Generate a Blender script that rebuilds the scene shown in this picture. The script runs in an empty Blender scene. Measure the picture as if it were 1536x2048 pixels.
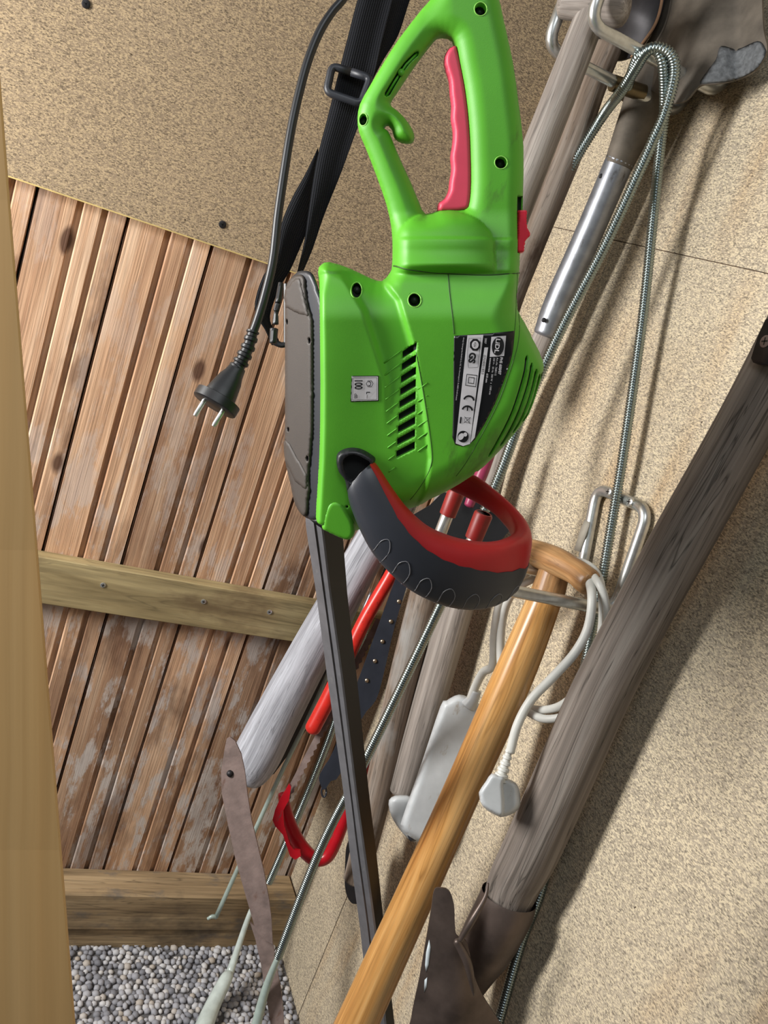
import bpy, math, random
import numpy as np
from mathutils import Vector, Matrix
from mathutils.geometry import delaunay_2d_cdt
random.seed(7); RNG = np.random.default_rng(5)
SC = bpy.context.scene; COL = SC.collection

# ------------------------------------------------------------------ camera
F = 1788.28
CR = np.array([[0.88662, -0.33323, -0.32072], [0.20096, 0.90214, -0.38177], [0.41656, 0.27403, 0.86683]])
CAM = np.array([-0.70936, -1.31217, 1.3])
def wv(v): return np.array([v[0], v[2], -v[1]])          # (right, down, forward) -> world
AX = [wv(CR[i]) for i in range(3)]                       # camera right, down, forward in the world
cd = bpy.data.cameras.new('camera'); cam = bpy.data.objects.new('camera', cd); COL.objects.link(cam)
cd.sensor_fit = 'VERTICAL'; cd.sensor_height = 36; cd.sensor_width = 27; cd.lens = F*36/2048; cd.clip_start = .02
R3 = Matrix((tuple(AX[0]), tuple(-AX[1]), tuple(-AX[2]))).transposed()
cam.matrix_world = Matrix.Translation(CAM.tolist()) @ R3.to_4x4()
SC.camera = cam

# ------------------------------------------------------------------ light, exposure
SC.view_settings.view_transform = 'Standard'; SC.view_settings.look = 'None'
SC.view_settings.gamma = 1; SC.view_settings.use_curve_mapping = False
SC.view_settings.exposure = -0.3
w = bpy.data.worlds.new('world'); SC.world = w; w.use_nodes = True
w.node_tree.nodes['Background'].inputs[0].default_value = (.80, .90, 1.0, 1)
w.node_tree.nodes['Background'].inputs[1].default_value = .11
def area(name, loc, target, sx, sy, power, col):
    l = bpy.data.lights.new(name, 'AREA'); l.shape = 'RECTANGLE'; l.size = sx; l.size_y = sy; l.energy = power; l.color = col
    o = bpy.data.objects.new(name, l); COL.objects.link(o); o.location = loc
    o.rotation_euler = (Vector(target)-Vector(loc)).to_track_quat('-Z', 'Y').to_euler(); return o
area('window_daylight', (-1.6, -.40, 1.25), (0, -.5, .85), .26, .7, 43, (1, .985, .96))
area('overhead_fill', (-.95, -1.5, 2.25), (-.45, -.5, 1.4), .55, .55, 7.8, (.93, .97, 1))  # added fill lamp above the camera, brightens the trimmer most at its top

# ------------------------------------------------------------------ pixel / world helpers
def ray(px, py): return AX[0]*(px-768)+AX[1]*(py-1024)+AX[2]*F
def at(px, py, **k):
    """point seen at a pixel: at depth d, or on the plane x=, y=, z="""
    r = ray(px, py)
    if 'd' in k: t = k['d']/F
    elif 'x' in k: t = (k['x']-CAM[0])/r[0]
    elif 'y' in k: t = (k['y']-CAM[1])/r[1]
    else: t = (k['z']-CAM[2])/r[2]
    return CAM+r*t
def depth(p): return float(np.dot(np.asarray(p)-CAM, AX[2]))
def lerp(a, b, t): return a+(b-a)*t
def catmull(P, n=6, closed=False):
    P = [np.asarray(p, float) for p in P]; N = len(P); out = []
    rng = range(N) if closed else range(N-1)
    for i in rng:
        if closed: a, b, c, d = P[i-1], P[i], P[(i+1) % N], P[(i+2) % N]
        else: a, b, c, d = P[max(i-1, 0)], P[i], P[i+1], P[min(i+2, N-1)]
        for j in range(n):
            t = j/n
            out.append(.5*((2*b)+(-a+c)*t+(2*a-5*b+4*c-d)*t*t+(-a+3*b-3*c+d)*t**3))
    if not closed: out.append(P[-1])
    return out

# ------------------------------------------------------------------ object helpers
MATS = {}
class MB:
    def __init__(s): s.v = []; s.f = []; s.m = []; s.g = []; s.t = []
    def add(s, V, Fc, mi=0, gc=None, tone=.5):
        n = len(s.v); V = [tuple(float(c) for c in v) for v in V]
        s.v += V; s.g += [tuple(float(c) for c in q) for q in (gc if gc is not None else V)]
        s.f += [tuple(i+n for i in f) for f in Fc]; s.m += (list(mi) if hasattr(mi, '__len__') else [mi]*len(Fc))
        s.t += [tone]*len(V); return s
def prop(o, label=None, cat=None, group=None, kind=None):
    for k, v in (('label', label), ('category', cat), ('group', group), ('kind', kind)):
        if v: o[k] = v
    return o
def mesh(name, mb, mats, parent=None, smooth=True, sharp=None, loc=None):
    if parent is not None: org = np.array(parent['_w'])
    else: org = np.array(loc) if loc is not None else np.zeros(3)
    V = np.array(mb.v)
    me = bpy.data.meshes.new(name); me.from_pydata((V-org).tolist(), [], mb.f)
    if not isinstance(mats, (list, tuple)): mats = [mats]
    for m in mats: me.materials.append(MATS[m])
    me.polygons.foreach_set('material_index', mb.m)
    a = me.attributes.new('gc', 'FLOAT_VECTOR', 'POINT'); a.data.foreach_set('vector', np.array(mb.g).ravel())
    a = me.attributes.new('tone', 'FLOAT', 'POINT'); a.data.foreach_set('value', mb.t)
    me.polygons.foreach_set('use_smooth', [smooth]*len(me.polygons))
    me.update()
    if smooth and sharp is not None: me.set_sharp_from_angle(angle=math.radians(sharp))
    o = bpy.data.objects.new(name, me); COL.objects.link(o)
    if parent is not None: o.parent = parent
    else: o.location = org.tolist()
    o['_w'] = org.tolist()
    return o
def thing(name, loc, label, cat, group=None):
    o = bpy.data.objects.new(name, None); COL.objects.link(o); o.location = tuple(float(c) for c in loc); o.empty_display_size = .03
    o['_w'] = [float(c) for c in loc]; return prop(o, label, cat, group)

def frames(P):
    P = [np.asarray(p, float) for p in P]; T = []
    for i in range(len(P)):
        t = P[min(i+1, len(P)-1)]-P[max(i-1, 0)]; T.append(t/(np.linalg.norm(t)+1e-12))
    u = np.cross(T[0], [.3, .5, .8]); u /= np.linalg.norm(u); U = []
    for t in T:
        u = u-t*np.dot(u, t); u /= np.linalg.norm(u); U.append(u.copy())
    return T, U
def tube(mb, P, R, seg=16, mi=0, cap=True, dome=0, flat=1.0, upv=None, gco=(0, 0, 0)):
    """round tube; R number or list; dome rounds the ends; flat squashes across upv"""
    P = [np.asarray(p, float) for p in P]; n = len(P)
    R = [R]*n if not hasattr(R, '__len__') else list(R)
    if dome:
        T0 = P[0]-P[1]; T0 /= np.linalg.norm(T0); T1 = P[-1]-P[-2]; T1 /= np.linalg.norm(T1); a = []; ra = []; b = []; rb = []
        for q in (1., .96, .85, .65, .35):
            h = q; rr = math.sqrt(max(0, 1-q*q))
            a.append(P[0]+T0*R[0]*dome*h); ra.append(R[0]*max(rr, .02))
        for q in (.35, .65, .85, .96, 1.):
            b.append(P[-1]+T1*R[-1]*dome*q); rb.append(R[-1]*max(math.sqrt(max(0, 1-q*q)), .02))
        P = a+P+b; R = ra+R+rb; n = len(P)
    T, U = frames(P)
    if upv is not None:
        U = []
        for t in T:
            u = np.array(upv, float); u = u-t*np.dot(u, t); U.append(u/np.linalg.norm(u))
    V = []; G = []; s = 0
    for i in range(n):
        if i: s += np.linalg.norm(P[i]-P[i-1])
        b = np.cross(T[i], U[i])
        for k in range(seg):
            a = 2*math.pi*k/seg; V.append(P[i]+R[i]*(math.cos(a)*U[i]*flat+math.sin(a)*b))
            G.append((math.cos(a)*R[i]+gco[0], math.sin(a)*R[i]+gco[1], s+gco[2]))
    Fc = [(i*seg+k, i*seg+(k+1) % seg, (i+1)*seg+(k+1) % seg, (i+1)*seg+k) for i in range(n-1) for k in range(seg)]
    if cap: Fc += [tuple(range(seg-1, -1, -1)), tuple((n-1)*seg+k for k in range(seg))]
    return mb.add(V, Fc, mi, G)
def spath(pts, n=10):
    return catmull(pts, n)
def ptube(mb, spec, n=10, seg=18, **kw):
    """spec rows: px, py, constraint dict, width in px"""
    P = []; R = []
    for px, py, c, wpx in spec:
        p = at(px, py, **c); P.append(p); R.append(wpx/2*depth(p)/F)
    Q = catmull([np.append(p, r) for p, r in zip(P, R)], n)
    return tube(mb, [q[:3] for q in Q], [float(q[3]) for q in Q], seg, **kw)
def box(mb, lo, hi, mi=0, M=None, bev=0, gc=None):
    lo = np.array(lo, float); hi = np.array(hi, float)
    if bev <= 0:
        V = [np.array([(lo, hi)[i][0], (lo, hi)[j][1], (lo, hi)[k][2]]) for i in (0, 1) for j in (0, 1) for k in (0, 1)]
        Fc = [(0, 1, 3, 2), (4, 6, 7, 5), (0, 4, 5, 1), (2, 3, 7, 6), (0, 2, 6, 4), (1, 5, 7, 3)]
    else:
        V = []; b = bev; idx = {}
        for i in (0, 1):
            for j in (0, 1):
                for k in (0, 1):
                    c = np.array([(lo, hi)[i][0], (lo, hi)[j][1], (lo, hi)[k][2]]); s = np.array([1-2*i, 1-2*j, 1-2*k])
                    for a in range(3):
                        o = np.array([b, b, b], float)*s; o[a] = 0; idx[(i, j, k, a)] = len(V); V.append(c+o)
        Fc = []
        for a in range(3):
            o1, o2 = [q for q in range(3) if q != a]
            for s in (0, 1):
                q = []
                for (m, n_) in ((0, 0), (1, 0), (1, 1), (0, 1)):
                    t = [0, 0, 0]; t[a] = s; t[o1] = m; t[o2] = n_; q.append(idx[(t[0], t[1], t[2], a)])
                Fc.append(tuple(q))
        for a in range(3):
            o1, o2 = [q for q in range(3) if q != a]
            for m in (0, 1):
                for n_ in (0, 1):
                    q = []
                    for s, ax in ((0, o1), (0, o2), (1, o2), (1, o1)):
                        t = [0, 0, 0]; t[a] = s; t[o1] = m; t[o2] = n_; q.append(idx[(t[0], t[1], t[2], ax)])
                    Fc.append(tuple(q))
        for i in (0, 1):
            for j in (0, 1):
                for k in (0, 1): Fc.append(tuple(idx[(i, j, k, a)] for a in range(3)))
        cen = (lo+hi)/2; G = []
        for f in Fc:
            p = [V[i] for i in f]; nrm = np.cross(p[1]-p[0], p[2]-p[0])
            G.append(f if np.dot(nrm, sum(p)/len(p)-cen) > 0 else f[::-1])
        Fc = G
    g = [v.copy() for v in V] if gc is None else gc(V)
    if M is not None: V = [M(v) for v in V]
    return mb.add(V, Fc, mi, g)
def frameM(o, x, y, z):
    o, x, y, z = [np.asarray(q, float) for q in (o, x, y, z)]
    return lambda v: o+x*v[0]+y*v[1]+z*v[2]
def unit(v): v = np.asarray(v, float); return v/np.linalg.norm(v)

# polygons in numpy
def inpoly(P, poly):
    P = np.asarray(P); poly = np.asarray(poly); x, y = P[:, 0], P[:, 1]; c = np.zeros(len(P), bool); j = len(poly)-1
    for i in range(len(poly)):
        xi, yi = poly[i]; xj, yj = poly[j]
        m = ((yi > y) != (yj > y)) & (x < (xj-xi)*(y-yi)/(yj-yi+1e-12)+xi); c ^= m; j = i
    return c
def dpoly(P, poly, closed=True):
    P = np.asarray(P, float); poly = np.asarray(poly, float); d = np.full(len(P), 1e9); n = len(poly)
    for i in range(n if closed else n-1):
        a = poly[i]; b = poly[(i+1) % n]; ab = b-a; t = np.clip(((P-a)@ab)/(ab@ab+1e-12), 0, 1)
        d = np.minimum(d, np.hypot(*(P-(a+t[:, None]*ab)).T))
    return d
def resample(poly, s, closed=True):
    poly = [np.asarray(p, float) for p in poly]; out = []; n = len(poly)
    for i in range(n if closed else n-1):
        a, b = poly[i], poly[(i+1) % n]; k = max(1, int(round(np.linalg.norm(b-a)/s)))
        out += [a+(b-a)*j/k for j in range(k)]
    if not closed: out.append(poly[-1])
    return out
def offset(poly, d):
    """shrink a counter- or clockwise polygon by d"""
    P = np.array(poly, float); n = len(P); A = .5*sum(P[i-1][0]*P[i][1]-P[i][0]*P[i-1][1] for i in range(n)); s = 1 if A > 0 else -1; out = []
    for i in range(n):
        e1 = unit(P[i]-P[i-1]+1e-9); e2 = unit(P[(i+1) % n]-P[i]+1e-9); n1 = np.array([-e1[1], e1[0]])*s; n2 = np.array([-e2[1], e2[0]])*s
        m = unit(n1+n2); out.append(P[i]+m*d/max(.5, np.dot(m, n1)))
    return [p for p in out]
def triangulate(outline, holes, pts, extra_loops=()):
    V = []; E = []
    for L in [outline]+list(holes)+list(extra_loops):
        b = len(V); V += [Vector((float(p[0]), float(p[1]))) for p in L]; E += [(b+i, b+(i+1) % len(L)) for i in range(len(L))]
    V += [Vector((float(p[0]), float(p[1]))) for p in pts]
    vo, eo, fo, _, _, _ = delaunay_2d_cdt(V, E, [], 0, 1e-4)
    vo = np.array([(v.x, v.y) for v in vo]); fo = np.array([f for f in fo if len(f) == 3])
    c = vo[fo].mean(1); k = inpoly(c, outline)
    for h in holes: k &= ~inpoly(c, h)
    fo = fo[k]
    a = vo[fo]; ar = (a[:, 1, 0]-a[:, 0, 0])*(a[:, 2, 1]-a[:, 0, 1])-(a[:, 1, 1]-a[:, 0, 1])*(a[:, 2, 0]-a[:, 0, 0])
    fo[ar > 0] = fo[ar > 0][:, ::-1]
    return vo, fo
def pillow(mb, outline, holes, M, hf, hb, g=4, s=4, recess=(), mi=0, mdark=1, backg=None, gc=None):
    """closed body from an outline in picture coordinates: hf/hb(points, edge distance) give the rise of the front and back (metres)"""
    outline = resample(outline, s); holes = [resample(h, s) for h in holes]
    P = np.array(outline); x0, y0 = P.min(0); x1, y1 = P.max(0)
    def grid(st):
        q = []
        for r, yy in enumerate(np.arange(y0, y1, st*.87)):
            for xx in np.arange(x0+(r % 2)*st/2, x1, st): q.append((xx, yy))
        q = np.array(q); k = inpoly(q, outline)
        for h in holes: k &= ~inpoly(q, h)
        d = dpoly(q, outline)
        for h in holes: d = np.minimum(d, dpoly(q, h))
        return q[k & (d > st*.45)]
    loops = []; ins = []
    for poly, dep in recess:
        pl = resample(poly, max(2.0, s*.6)); il = offset(poly, .9); il = resample(il, max(2.0, s*.6)); loops += [pl, il]; ins.append((pl, il, dep))
    q = grid(g)
    for pl, il, dep in ins: q = q[(dpoly(q, pl) > 1.2)]
    for sd in (0, 1):
        pts = q if sd == 0 else grid(g*1.6)
        vo, fo = triangulate(outline, holes, pts, loops if sd == 0 else ())
        d = dpoly(vo, outline)
        for h in holes: d = np.minimum(d, dpoly(vo, h))
        d[d < .02] = 0
        hh = (hf if sd == 0 else hb)(vo, d)
        mat = np.full(len(fo), mi)
        if sd == 0:
            c = vo[fo].mean(1)
            for pl, il, dep in ins:
                k = inpoly(vo, il) | (dpoly(vo, il) < .05); hh[k] -= dep; mat[inpoly(c, il)] = mdark
        else: hh = -hh; fo = fo[:, ::-1]
        V = [M(p[0], p[1], h) for p, h in zip(vo, hh)]
        mb.add(V, fo.tolist(), mat.tolist(), None)
    return mb
def weld(o, dist=1e-5):
    import bmesh
    bm = bmesh.new(); bm.from_mesh(o.data); bmesh.ops.remove_doubles(bm, verts=bm.verts, dist=dist)
    bmesh.ops.recalc_face_normals(bm, faces=bm.faces); bm.to_mesh(o.data); bm.free(); return o
def plate(mb, poly, dfun, th, mi=0, mib=None, bev=.0, holes=()):
    """sheet of thickness th: front face seen at depth dfun(px,py)"""
    poly = [np.asarray(p, float) for p in poly]
    A = [at(p[0], p[1], d=dfun(*p)) for p in poly]; n = len(A)
    nrm = unit(sum(np.cross(A[i]-A[0], A[(i+1) % n]-A[0]) for i in range(1, n-1)))
    if np.dot(nrm, AX[2]) < 0: nrm = -nrm; 
    vo, fo = triangulate(poly, list(holes), [])
    Fv = [at(p[0], p[1], d=dfun(*p)) for p in vo]; N = len(Fv); B = [p+nrm*th for p in Fv]
    loops = []; 
    Fc = fo.tolist()+[tuple(i+N for i in f[::-1]) for f in fo.tolist()]
    cnt = {}
    for f in fo.tolist():
        for i in range(3): cnt[(f[i], f[(i+1) % 3])] = 1
    for (a, b) in list(cnt):
        if (b, a) not in cnt: Fc.append((b, a, a+N, b+N))
    return mb.add(Fv+B, Fc, mi)

# ------------------------------------------------------------------ materials
def newmat(name, rough=.6, metal=0, spec=.5):
    m = bpy.data.materials.new(name); m.use_nodes = True; nt = m.node_tree; b = nt.nodes['Principled BSDF']
    b.inputs['Roughness'].default_value = rough; b.inputs['Metallic'].default_value = metal
    b.inputs['Specular IOR Level'].default_value = spec
    MATS[name] = m; return m, nt, b
def N(nt, t, **k):
    n = nt.nodes.new(t)
    for a, v in k.items():
        if a.startswith('i_'):
            key = a[2:]; key = int(key) if key.isdigit() else key.replace('_', ' ')
            n.inputs[key].default_value = v
        else: setattr(n, a, v)
    return n
def gcoord(nt, scale=(1, 1, 1), rot=(0, 0, 0), loc=(0, 0, 0)):
    a = N(nt, 'ShaderNodeAttribute', attribute_name='gc'); m = N(nt, 'ShaderNodeMapping')
    m.inputs['Scale'].default_value = scale; m.inputs['Rotation'].default_value = rot; m.inputs['Location'].default_value = loc
    nt.links.new(a.outputs['Vector'], m.inputs['Vector']); return m.outputs['Vector']
def noise(nt, vec, scale, detail=3, rough=.55, dist=0):
    n = N(nt, 'ShaderNodeTexNoise'); n.inputs['Scale'].default_value = scale; n.inputs['Detail'].default_value = detail
    n.inputs['Roughness'].default_value = rough; n.inputs['Distortion'].default_value = dist
    nt.links.new(vec, n.inputs['Vector']); return n.outputs['Fac']
def ramp(nt, fac, stops, interp='LINEAR'):
    r = N(nt, 'ShaderNodeValToRGB'); r.color_ramp.interpolation = interp; e = r.color_ramp.elements
    while len(e) < len(stops): e.new(.5)
    for i, (p, c) in enumerate(stops):
        e[i].position = p; e[i].color = (c[0], c[1], c[2], 1) if hasattr(c, '__len__') else (c, c, c, 1)
    nt.links.new(fac, r.inputs['Fac']); return r.outputs['Color']
def mix(nt, fac, a, b, mode='MIX'):
    m = N(nt, 'ShaderNodeMix', data_type='RGBA', blend_type=mode)
    for s, v in ((m.inputs[0], fac), (m.inputs[6], a), (m.inputs[7], b)):
        if isinstance(v, (int, float)): s.default_value = v
        elif isinstance(v, tuple): s.default_value = (v[0], v[1], v[2], 1)
        else: nt.links.new(v, s)
    return m.outputs[2]
def bump(nt, b, h, strength=.3, dist=.001):
    n = N(nt, 'ShaderNodeBump'); n.inputs['Strength'].default_value = strength; n.inputs['Distance'].default_value = dist
    nt.links.new(h, n.inputs['Height']); nt.links.new(n.outputs['Normal'], b.inputs['Normal'])
def srgb(r, g, b):
    f = lambda c: ((c/255+.055)/1.055)**2.4 if c > 10 else c/255/12.92
    return (f(r), f(g), f(b))
def plain(name, col, rough=.5, metal=0, var=.12, vs=60, spec=.5, bmp=0, bs=400, scuff=None, ss=35):
    m, nt, b = newmat(name, rough, metal, spec)
    c = mix(nt, 1.0, tuple(col), ramp(nt, noise(nt, gcoord(nt), vs, 4), [(.3, 1-var), (.7, 1+var)]), 'MULTIPLY')
    if scuff: c = mix(nt, ramp(nt, noise(nt, gcoord(nt, (1, 1, .35)), ss, 6, .7), [(.60, 0), (.72, 1)]), c, tuple(scuff))
    nt.links.new(c, b.inputs['Base Color'])
    if bmp: bump(nt, b, noise(nt, gcoord(nt), bs, 2), bmp, .0006)
    return m
def wood(name, cols, k=90, stretch=.05, rough=.75, cracks=.5, knots=0, blot=None, bst=.3, fine=1.0, ck=(.56, .60), dirt=None):
    """grain runs along gc.z"""
    m, nt, b = newmat(name, rough)
    v1 = gcoord(nt, (1, 1, stretch)); n1 = noise(nt, v1, k, 5, .6, .4)
    c = ramp(nt, n1, [(.28, cols[0]), (.5, cols[1]), (.72, cols[2])])
    v2 = gcoord(nt, (1, 1, stretch*.35), loc=(.3, .7, .2)); n2 = noise(nt, v2, k*5, 3, .5)
    c = mix(nt, 1.0, c, ramp(nt, n2, [(.3, 1-.22*fine), (.7, 1+.15*fine)]), 'MULTIPLY')
    h = n2
    if cracks:
        v3 = gcoord(nt, (1, 1, stretch*.6), loc=(1.3, .2, .9)); n3 = noise(nt, v3, k*1.1, 3, .6, .6)
        cr = ramp(nt, n3, [(.485, 0), (.5, 1), (.515, 0)]); c = mix(nt, mix(nt, 1.0, cr, (cracks,)*3, 'MULTIPLY'), c, tuple(q*.25 for q in cols[0]))
        h = mix(nt, .7, n2, mix(nt, 1.0, cr, (-1., -1., -1.), 'MULTIPLY'), 'ADD')
    if blot:
        n4 = noise(nt, gcoord(nt, (1, 1, .5), loc=(3, 1, 2)), 14, 6, .65); c = mix(nt, ramp(nt, n4, [(ck[0], 0), (ck[1]+.06, .8)]), c, tuple(blot))
    if dirt:
        n5 = noise(nt, gcoord(nt, (1, 1, .6), loc=(5, 1, 7)), 9, 5, .6); c = mix(nt, ramp(nt, n5, [(.55, 0), (.68, .8)]), c, tuple(dirt))
    if knots:
        vo = N(nt, 'ShaderNodeTexVoronoi'); vo.inputs['Scale'].default_value = knots; nt.links.new(gcoord(nt, (1, 1, .45)), vo.inputs['Vector'])
        c = mix(nt, ramp(nt, vo.outputs['Distance'], [(.06, .85), (.13, 0)]), c, tuple(q*.3 for q in cols[0]))
    nt.links.new(c, b.inputs['Base Color']); bump(nt, b, h, bst, .0012); return m
def chipboard(name, base, streak=0):
    m, nt, b = newmat(name, .85, spec=.2)
    big = noise(nt, gcoord(nt), 5, 4); c = ramp(nt, big, [(.3, tuple(q*.88 for q in base)), (.7, tuple(q*1.10 for q in base))])
    for i, (rot, loc) in enumerate(((.45, 0), (1.5, 3.1), (2.6, 7.7), (2.0, 5.3), (.9, 8.8))):
        v = gcoord(nt, (1, 2.4, 1), (0, 0, rot), (loc, loc, 0))
        v = mix(nt, .006, v, N(nt, 'ShaderNodeTexWhiteNoise').outputs['Color']) if False else v
        vo = N(nt, 'ShaderNodeTexVoronoi'); vo.inputs['Scale'].default_value = 300+35*i; nt.links.new(v, vo.inputs['Vector'])
        sx = N(nt, 'ShaderNodeSeparateColor'); nt.links.new(vo.outputs['Color'], sx.inputs['Color'])
        c = mix(nt, ramp(nt, sx.outputs[0], [(.885, 0), (.90, .8)]), c, (min(1, base[0]*1.62), base[1]*1.62, base[2]*1.5))
        c = mix(nt, ramp(nt, sx.outputs[1], [(.94, 0), (.955, .7)]), c, tuple(q*.42 for q in base))
    sp = noise(nt, gcoord(nt, loc=(9, 9, 9)), 95, 2); c = mix(nt, ramp(nt, sp, [(.235, .9), (.26, 0)]), c, (.03, .015, .008))
    if streak:
        s1 = noise(nt, gcoord(nt, (1, .12, 1), (0, 0, .12)), 16, 4); s2 = noise(nt, gcoord(nt, (1, 1, 1)), 2.2, 2)
        f = mix(nt, 1.0, ramp(nt, s1, [(.45, 0), (.62, .8)]), ramp(nt, s2, [(.50, 0), (.62, .8)]), 'MULTIPLY')
        c = mix(nt, f, c, mix(nt, 1.0, c, (.86, .70, .54), 'MULTIPLY'))
    nt.links.new(c, b.inputs['Base Color']); bump(nt, b, noise(nt, gcoord(nt), 420, 2), .5, .0008)

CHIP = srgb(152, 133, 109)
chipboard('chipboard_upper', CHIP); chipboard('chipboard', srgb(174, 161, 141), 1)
plain('chip_edge', srgb(205, 180, 115), .8)
def plankmat():
    m, nt, b = newmat('plank', .7, spec=.3)
    t = N(nt, 'ShaderNodeAttribute', attribute_name='tone')
    v1 = gcoord(nt, (1, 1, .035)); n1 = noise(nt, v1, 60, 5, .6, .3)
    c = ramp(nt, n1, [(.3, srgb(156, 120, 94)), (.5, srgb(192, 156, 126)), (.7, srgb(214, 184, 156))])
    n2 = noise(nt, gcoord(nt, (1, 1, .02), loc=(2, 2, 2)), 430, 3); c = mix(nt, 1.0, c, ramp(nt, n2, [(.3, .72), (.7, 1.2)]), 'MULTIPLY')
    c = mix(nt, 1.0, c, ramp(nt, t.outputs['Fac'], [(0, (.72, .68, .66)), (1, (1.25, 1.22, 1.18))]), 'MULTIPLY')
    # brown weather stains, knots, pale mildew
    n5 = noise(nt, gcoord(nt, (1, 1, .4), loc=(4, 0, 1)), 9, 5, .6); c = mix(nt, ramp(nt, n5, [(.56, 0), (.66, .6)]), c, srgb(80, 52, 38))
    z = N(nt, 'ShaderNodeSeparateXYZ'); nt.links.new(gcoord(nt), z.inputs[0])
    low = ramp(nt, z.outputs[2], [(.4, 1), (1.0, .25)])
    n6 = noise(nt, gcoord(nt, (1, 1, .35), loc=(1, 5, 1)), 26, 8, .72)
    c = mix(nt, mix(nt, 1.0, ramp(nt, n6, [(.50, 0), (.57, .8)]), low, 'MULTIPLY'), c, srgb(206, 198, 192))
    n7 = noise(nt, gcoord(nt, (1, 1, .25), loc=(8, 5, 1)), 12, 5, .65)
    c = mix(nt, mix(nt, 1.0, ramp(nt, n7, [(.48, 0), (.60, .6)]), low, 'MULTIPLY'), c, srgb(104, 74, 58))
    vo = N(nt, 'ShaderNodeTexVoronoi'); vo.inputs['Scale'].default_value = 11; nt.links.new(gcoord(nt, (1, 1, .5), loc=(.35, 0, .2)), vo.inputs['Vector'])
    c = mix(nt, ramp(nt, vo.outputs['Distance'], [(.085, .9), (.13, 0)]), c, srgb(78, 50, 36))
    nt.links.new(c, b.inputs['Base Color']); bump(nt, b, n2, .5, .0012)
plankmat()
wood('treated', [srgb(110, 94, 62), srgb(156, 138, 98), srgb(186, 168, 124)], 28, .12, .75, .35, dirt=srgb(110, 90, 62), bst=.25)
wood('sill', [srgb(112, 92, 66), srgb(158, 134, 100), srgb(182, 158, 122)], 40, .08, .85, .5, blot=srgb(104, 98, 92), dirt=srgb(70, 60, 50))
wood('pine_board', [srgb(196, 152, 94), srgb(212, 172, 114), srgb(224, 188, 132)], 22, .04, .6, 0, fine=.35, bst=.05)
wood('grey_wood', [srgb(104, 96, 88), srgb(146, 136, 128), srgb(180, 172, 164)], 70, .05, .8, .45)
wood('pale_wood', [srgb(124, 124, 130), srgb(170, 171, 178), srgb(198, 200, 208)], 80, .06, .8, .5)
wood('dark_grey_wood', [srgb(84, 76, 68), srgb(122, 112, 104), srgb(150, 142, 134)], 60, .045, .85, .75, bst=.6)
wood('brown_wood', [srgb(66, 50, 38), srgb(104, 84, 66), srgb(136, 116, 98)], 60, .05, .85, .5, blot=srgb(126, 122, 118))
wood('mottled_wood', [srgb(84, 70, 58), srgb(126, 110, 96), srgb(156, 146, 136)], 60, .06, .85, .5, blot=srgb(70, 50, 36), dirt=srgb(150, 150, 148))
wood('varnished', [srgb(148, 96, 46), srgb(196, 144, 82), srgb(222, 178, 118)], 46, .06, .28, .35, knots=9, fine=1.1, bst=.08)
wood('varnished_dark', [srgb(128, 88, 54), srgb(166, 122, 78), srgb(190, 150, 104)], 60, .09, .35, .35, bst=.2)
plain('green', srgb(84, 166, 36), .5, var=.06, vs=22, bmp=.10, bs=1500, scuff=srgb(74, 128, 36), ss=26)
plain('green_pale', srgb(140, 205, 90), .5)
plain('green_dark', srgb(40, 84, 14), .6)
plain('green_inner', srgb(34, 90, 22), .6)
plain('black_inside', (.004, .005, .004), .7)
plain('cover_brown', srgb(60, 53, 48), .6, var=.05, bmp=.15, bs=1500)
plain('cover_rim', srgb(38, 40, 46), .45, var=.05)
plain('rubber', srgb(44, 47, 54), .42, var=.08, vs=30)
plain('black_plastic', srgb(26, 27, 30), .42)
plain('black_cable', srgb(30, 31, 34), .38)
plain('trigger_red', srgb(214, 66, 92), .5, var=.04)
plain('red_plastic', srgb(172, 18, 26), .42, var=.05)
plain('switch_red', srgb(226, 34, 60), .45, var=.05)
plain('red_paint', srgb(206, 44, 34), .32, var=.15, scuff=srgb(70, 34, 28), ss=240)
plain('saw_red', srgb(176, 16, 30), .3, var=.1, scuff=srgb(120, 60, 60), ss=90)
plain('red_cap', srgb(138, 30, 26), .45, var=.15)
plain('pink_tube', srgb(150, 50, 84), .4)
plain('steel', srgb(200, 202, 200), .32, .85, var=.12, vs=120, scuff=srgb(150, 142, 122), ss=60)
plain('bronze_steel', srgb(120, 108, 84), .4, 1, var=.2)
plain('spring_steel', srgb(150, 162, 160), .28, 1, var=.1)
plain('galvanised', srgb(150, 153, 160), .4, .75, var=.22, vs=45, scuff=srgb(84, 78, 74), ss=50)
plain('spade_steel', srgb(104, 96, 86), .7, .3, var=.35, vs=30, bmp=.3, bs=120, scuff=srgb(70, 62, 54), ss=18)
plain('concrete', srgb(92, 94, 96), .95, 0, var=.4, vs=160, bmp=1, bs=260)
plain('rust', srgb(140, 122, 116), .7, .35, var=.25, vs=50, scuff=srgb(112, 78, 62), ss=30, bmp=.4, bs=300)
plain('rust_edge', srgb(150, 116, 88), .8)
plain('dark_steel', srgb(46, 44, 46), .5, .5, var=.3, vs=30)
plain('old_shovel', srgb(96, 84, 78), .42, .6, var=.35, vs=26, scuff=srgb(62, 68, 84), ss=12, bmp=.25, bs=100)
plain('flaked_paint', srgb(190, 200, 205), .7)
plain('sheath_lit_grey', srgb(104, 104, 108), .34, 0, var=.12, vs=60, scuff=srgb(120, 120, 120), ss=70)
plain('sheath_shaded', srgb(12, 12, 13), .45, 0, var=.1)
plain('navy_sheath', srgb(42, 45, 54), .38, 0, var=.15)
plain('white_plastic', srgb(194, 198, 200), .4, 0, var=.10, vs=30, scuff=srgb(150, 134, 112), ss=30)
plain('white_cord', srgb(206, 206, 200), .42, var=.05)
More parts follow.
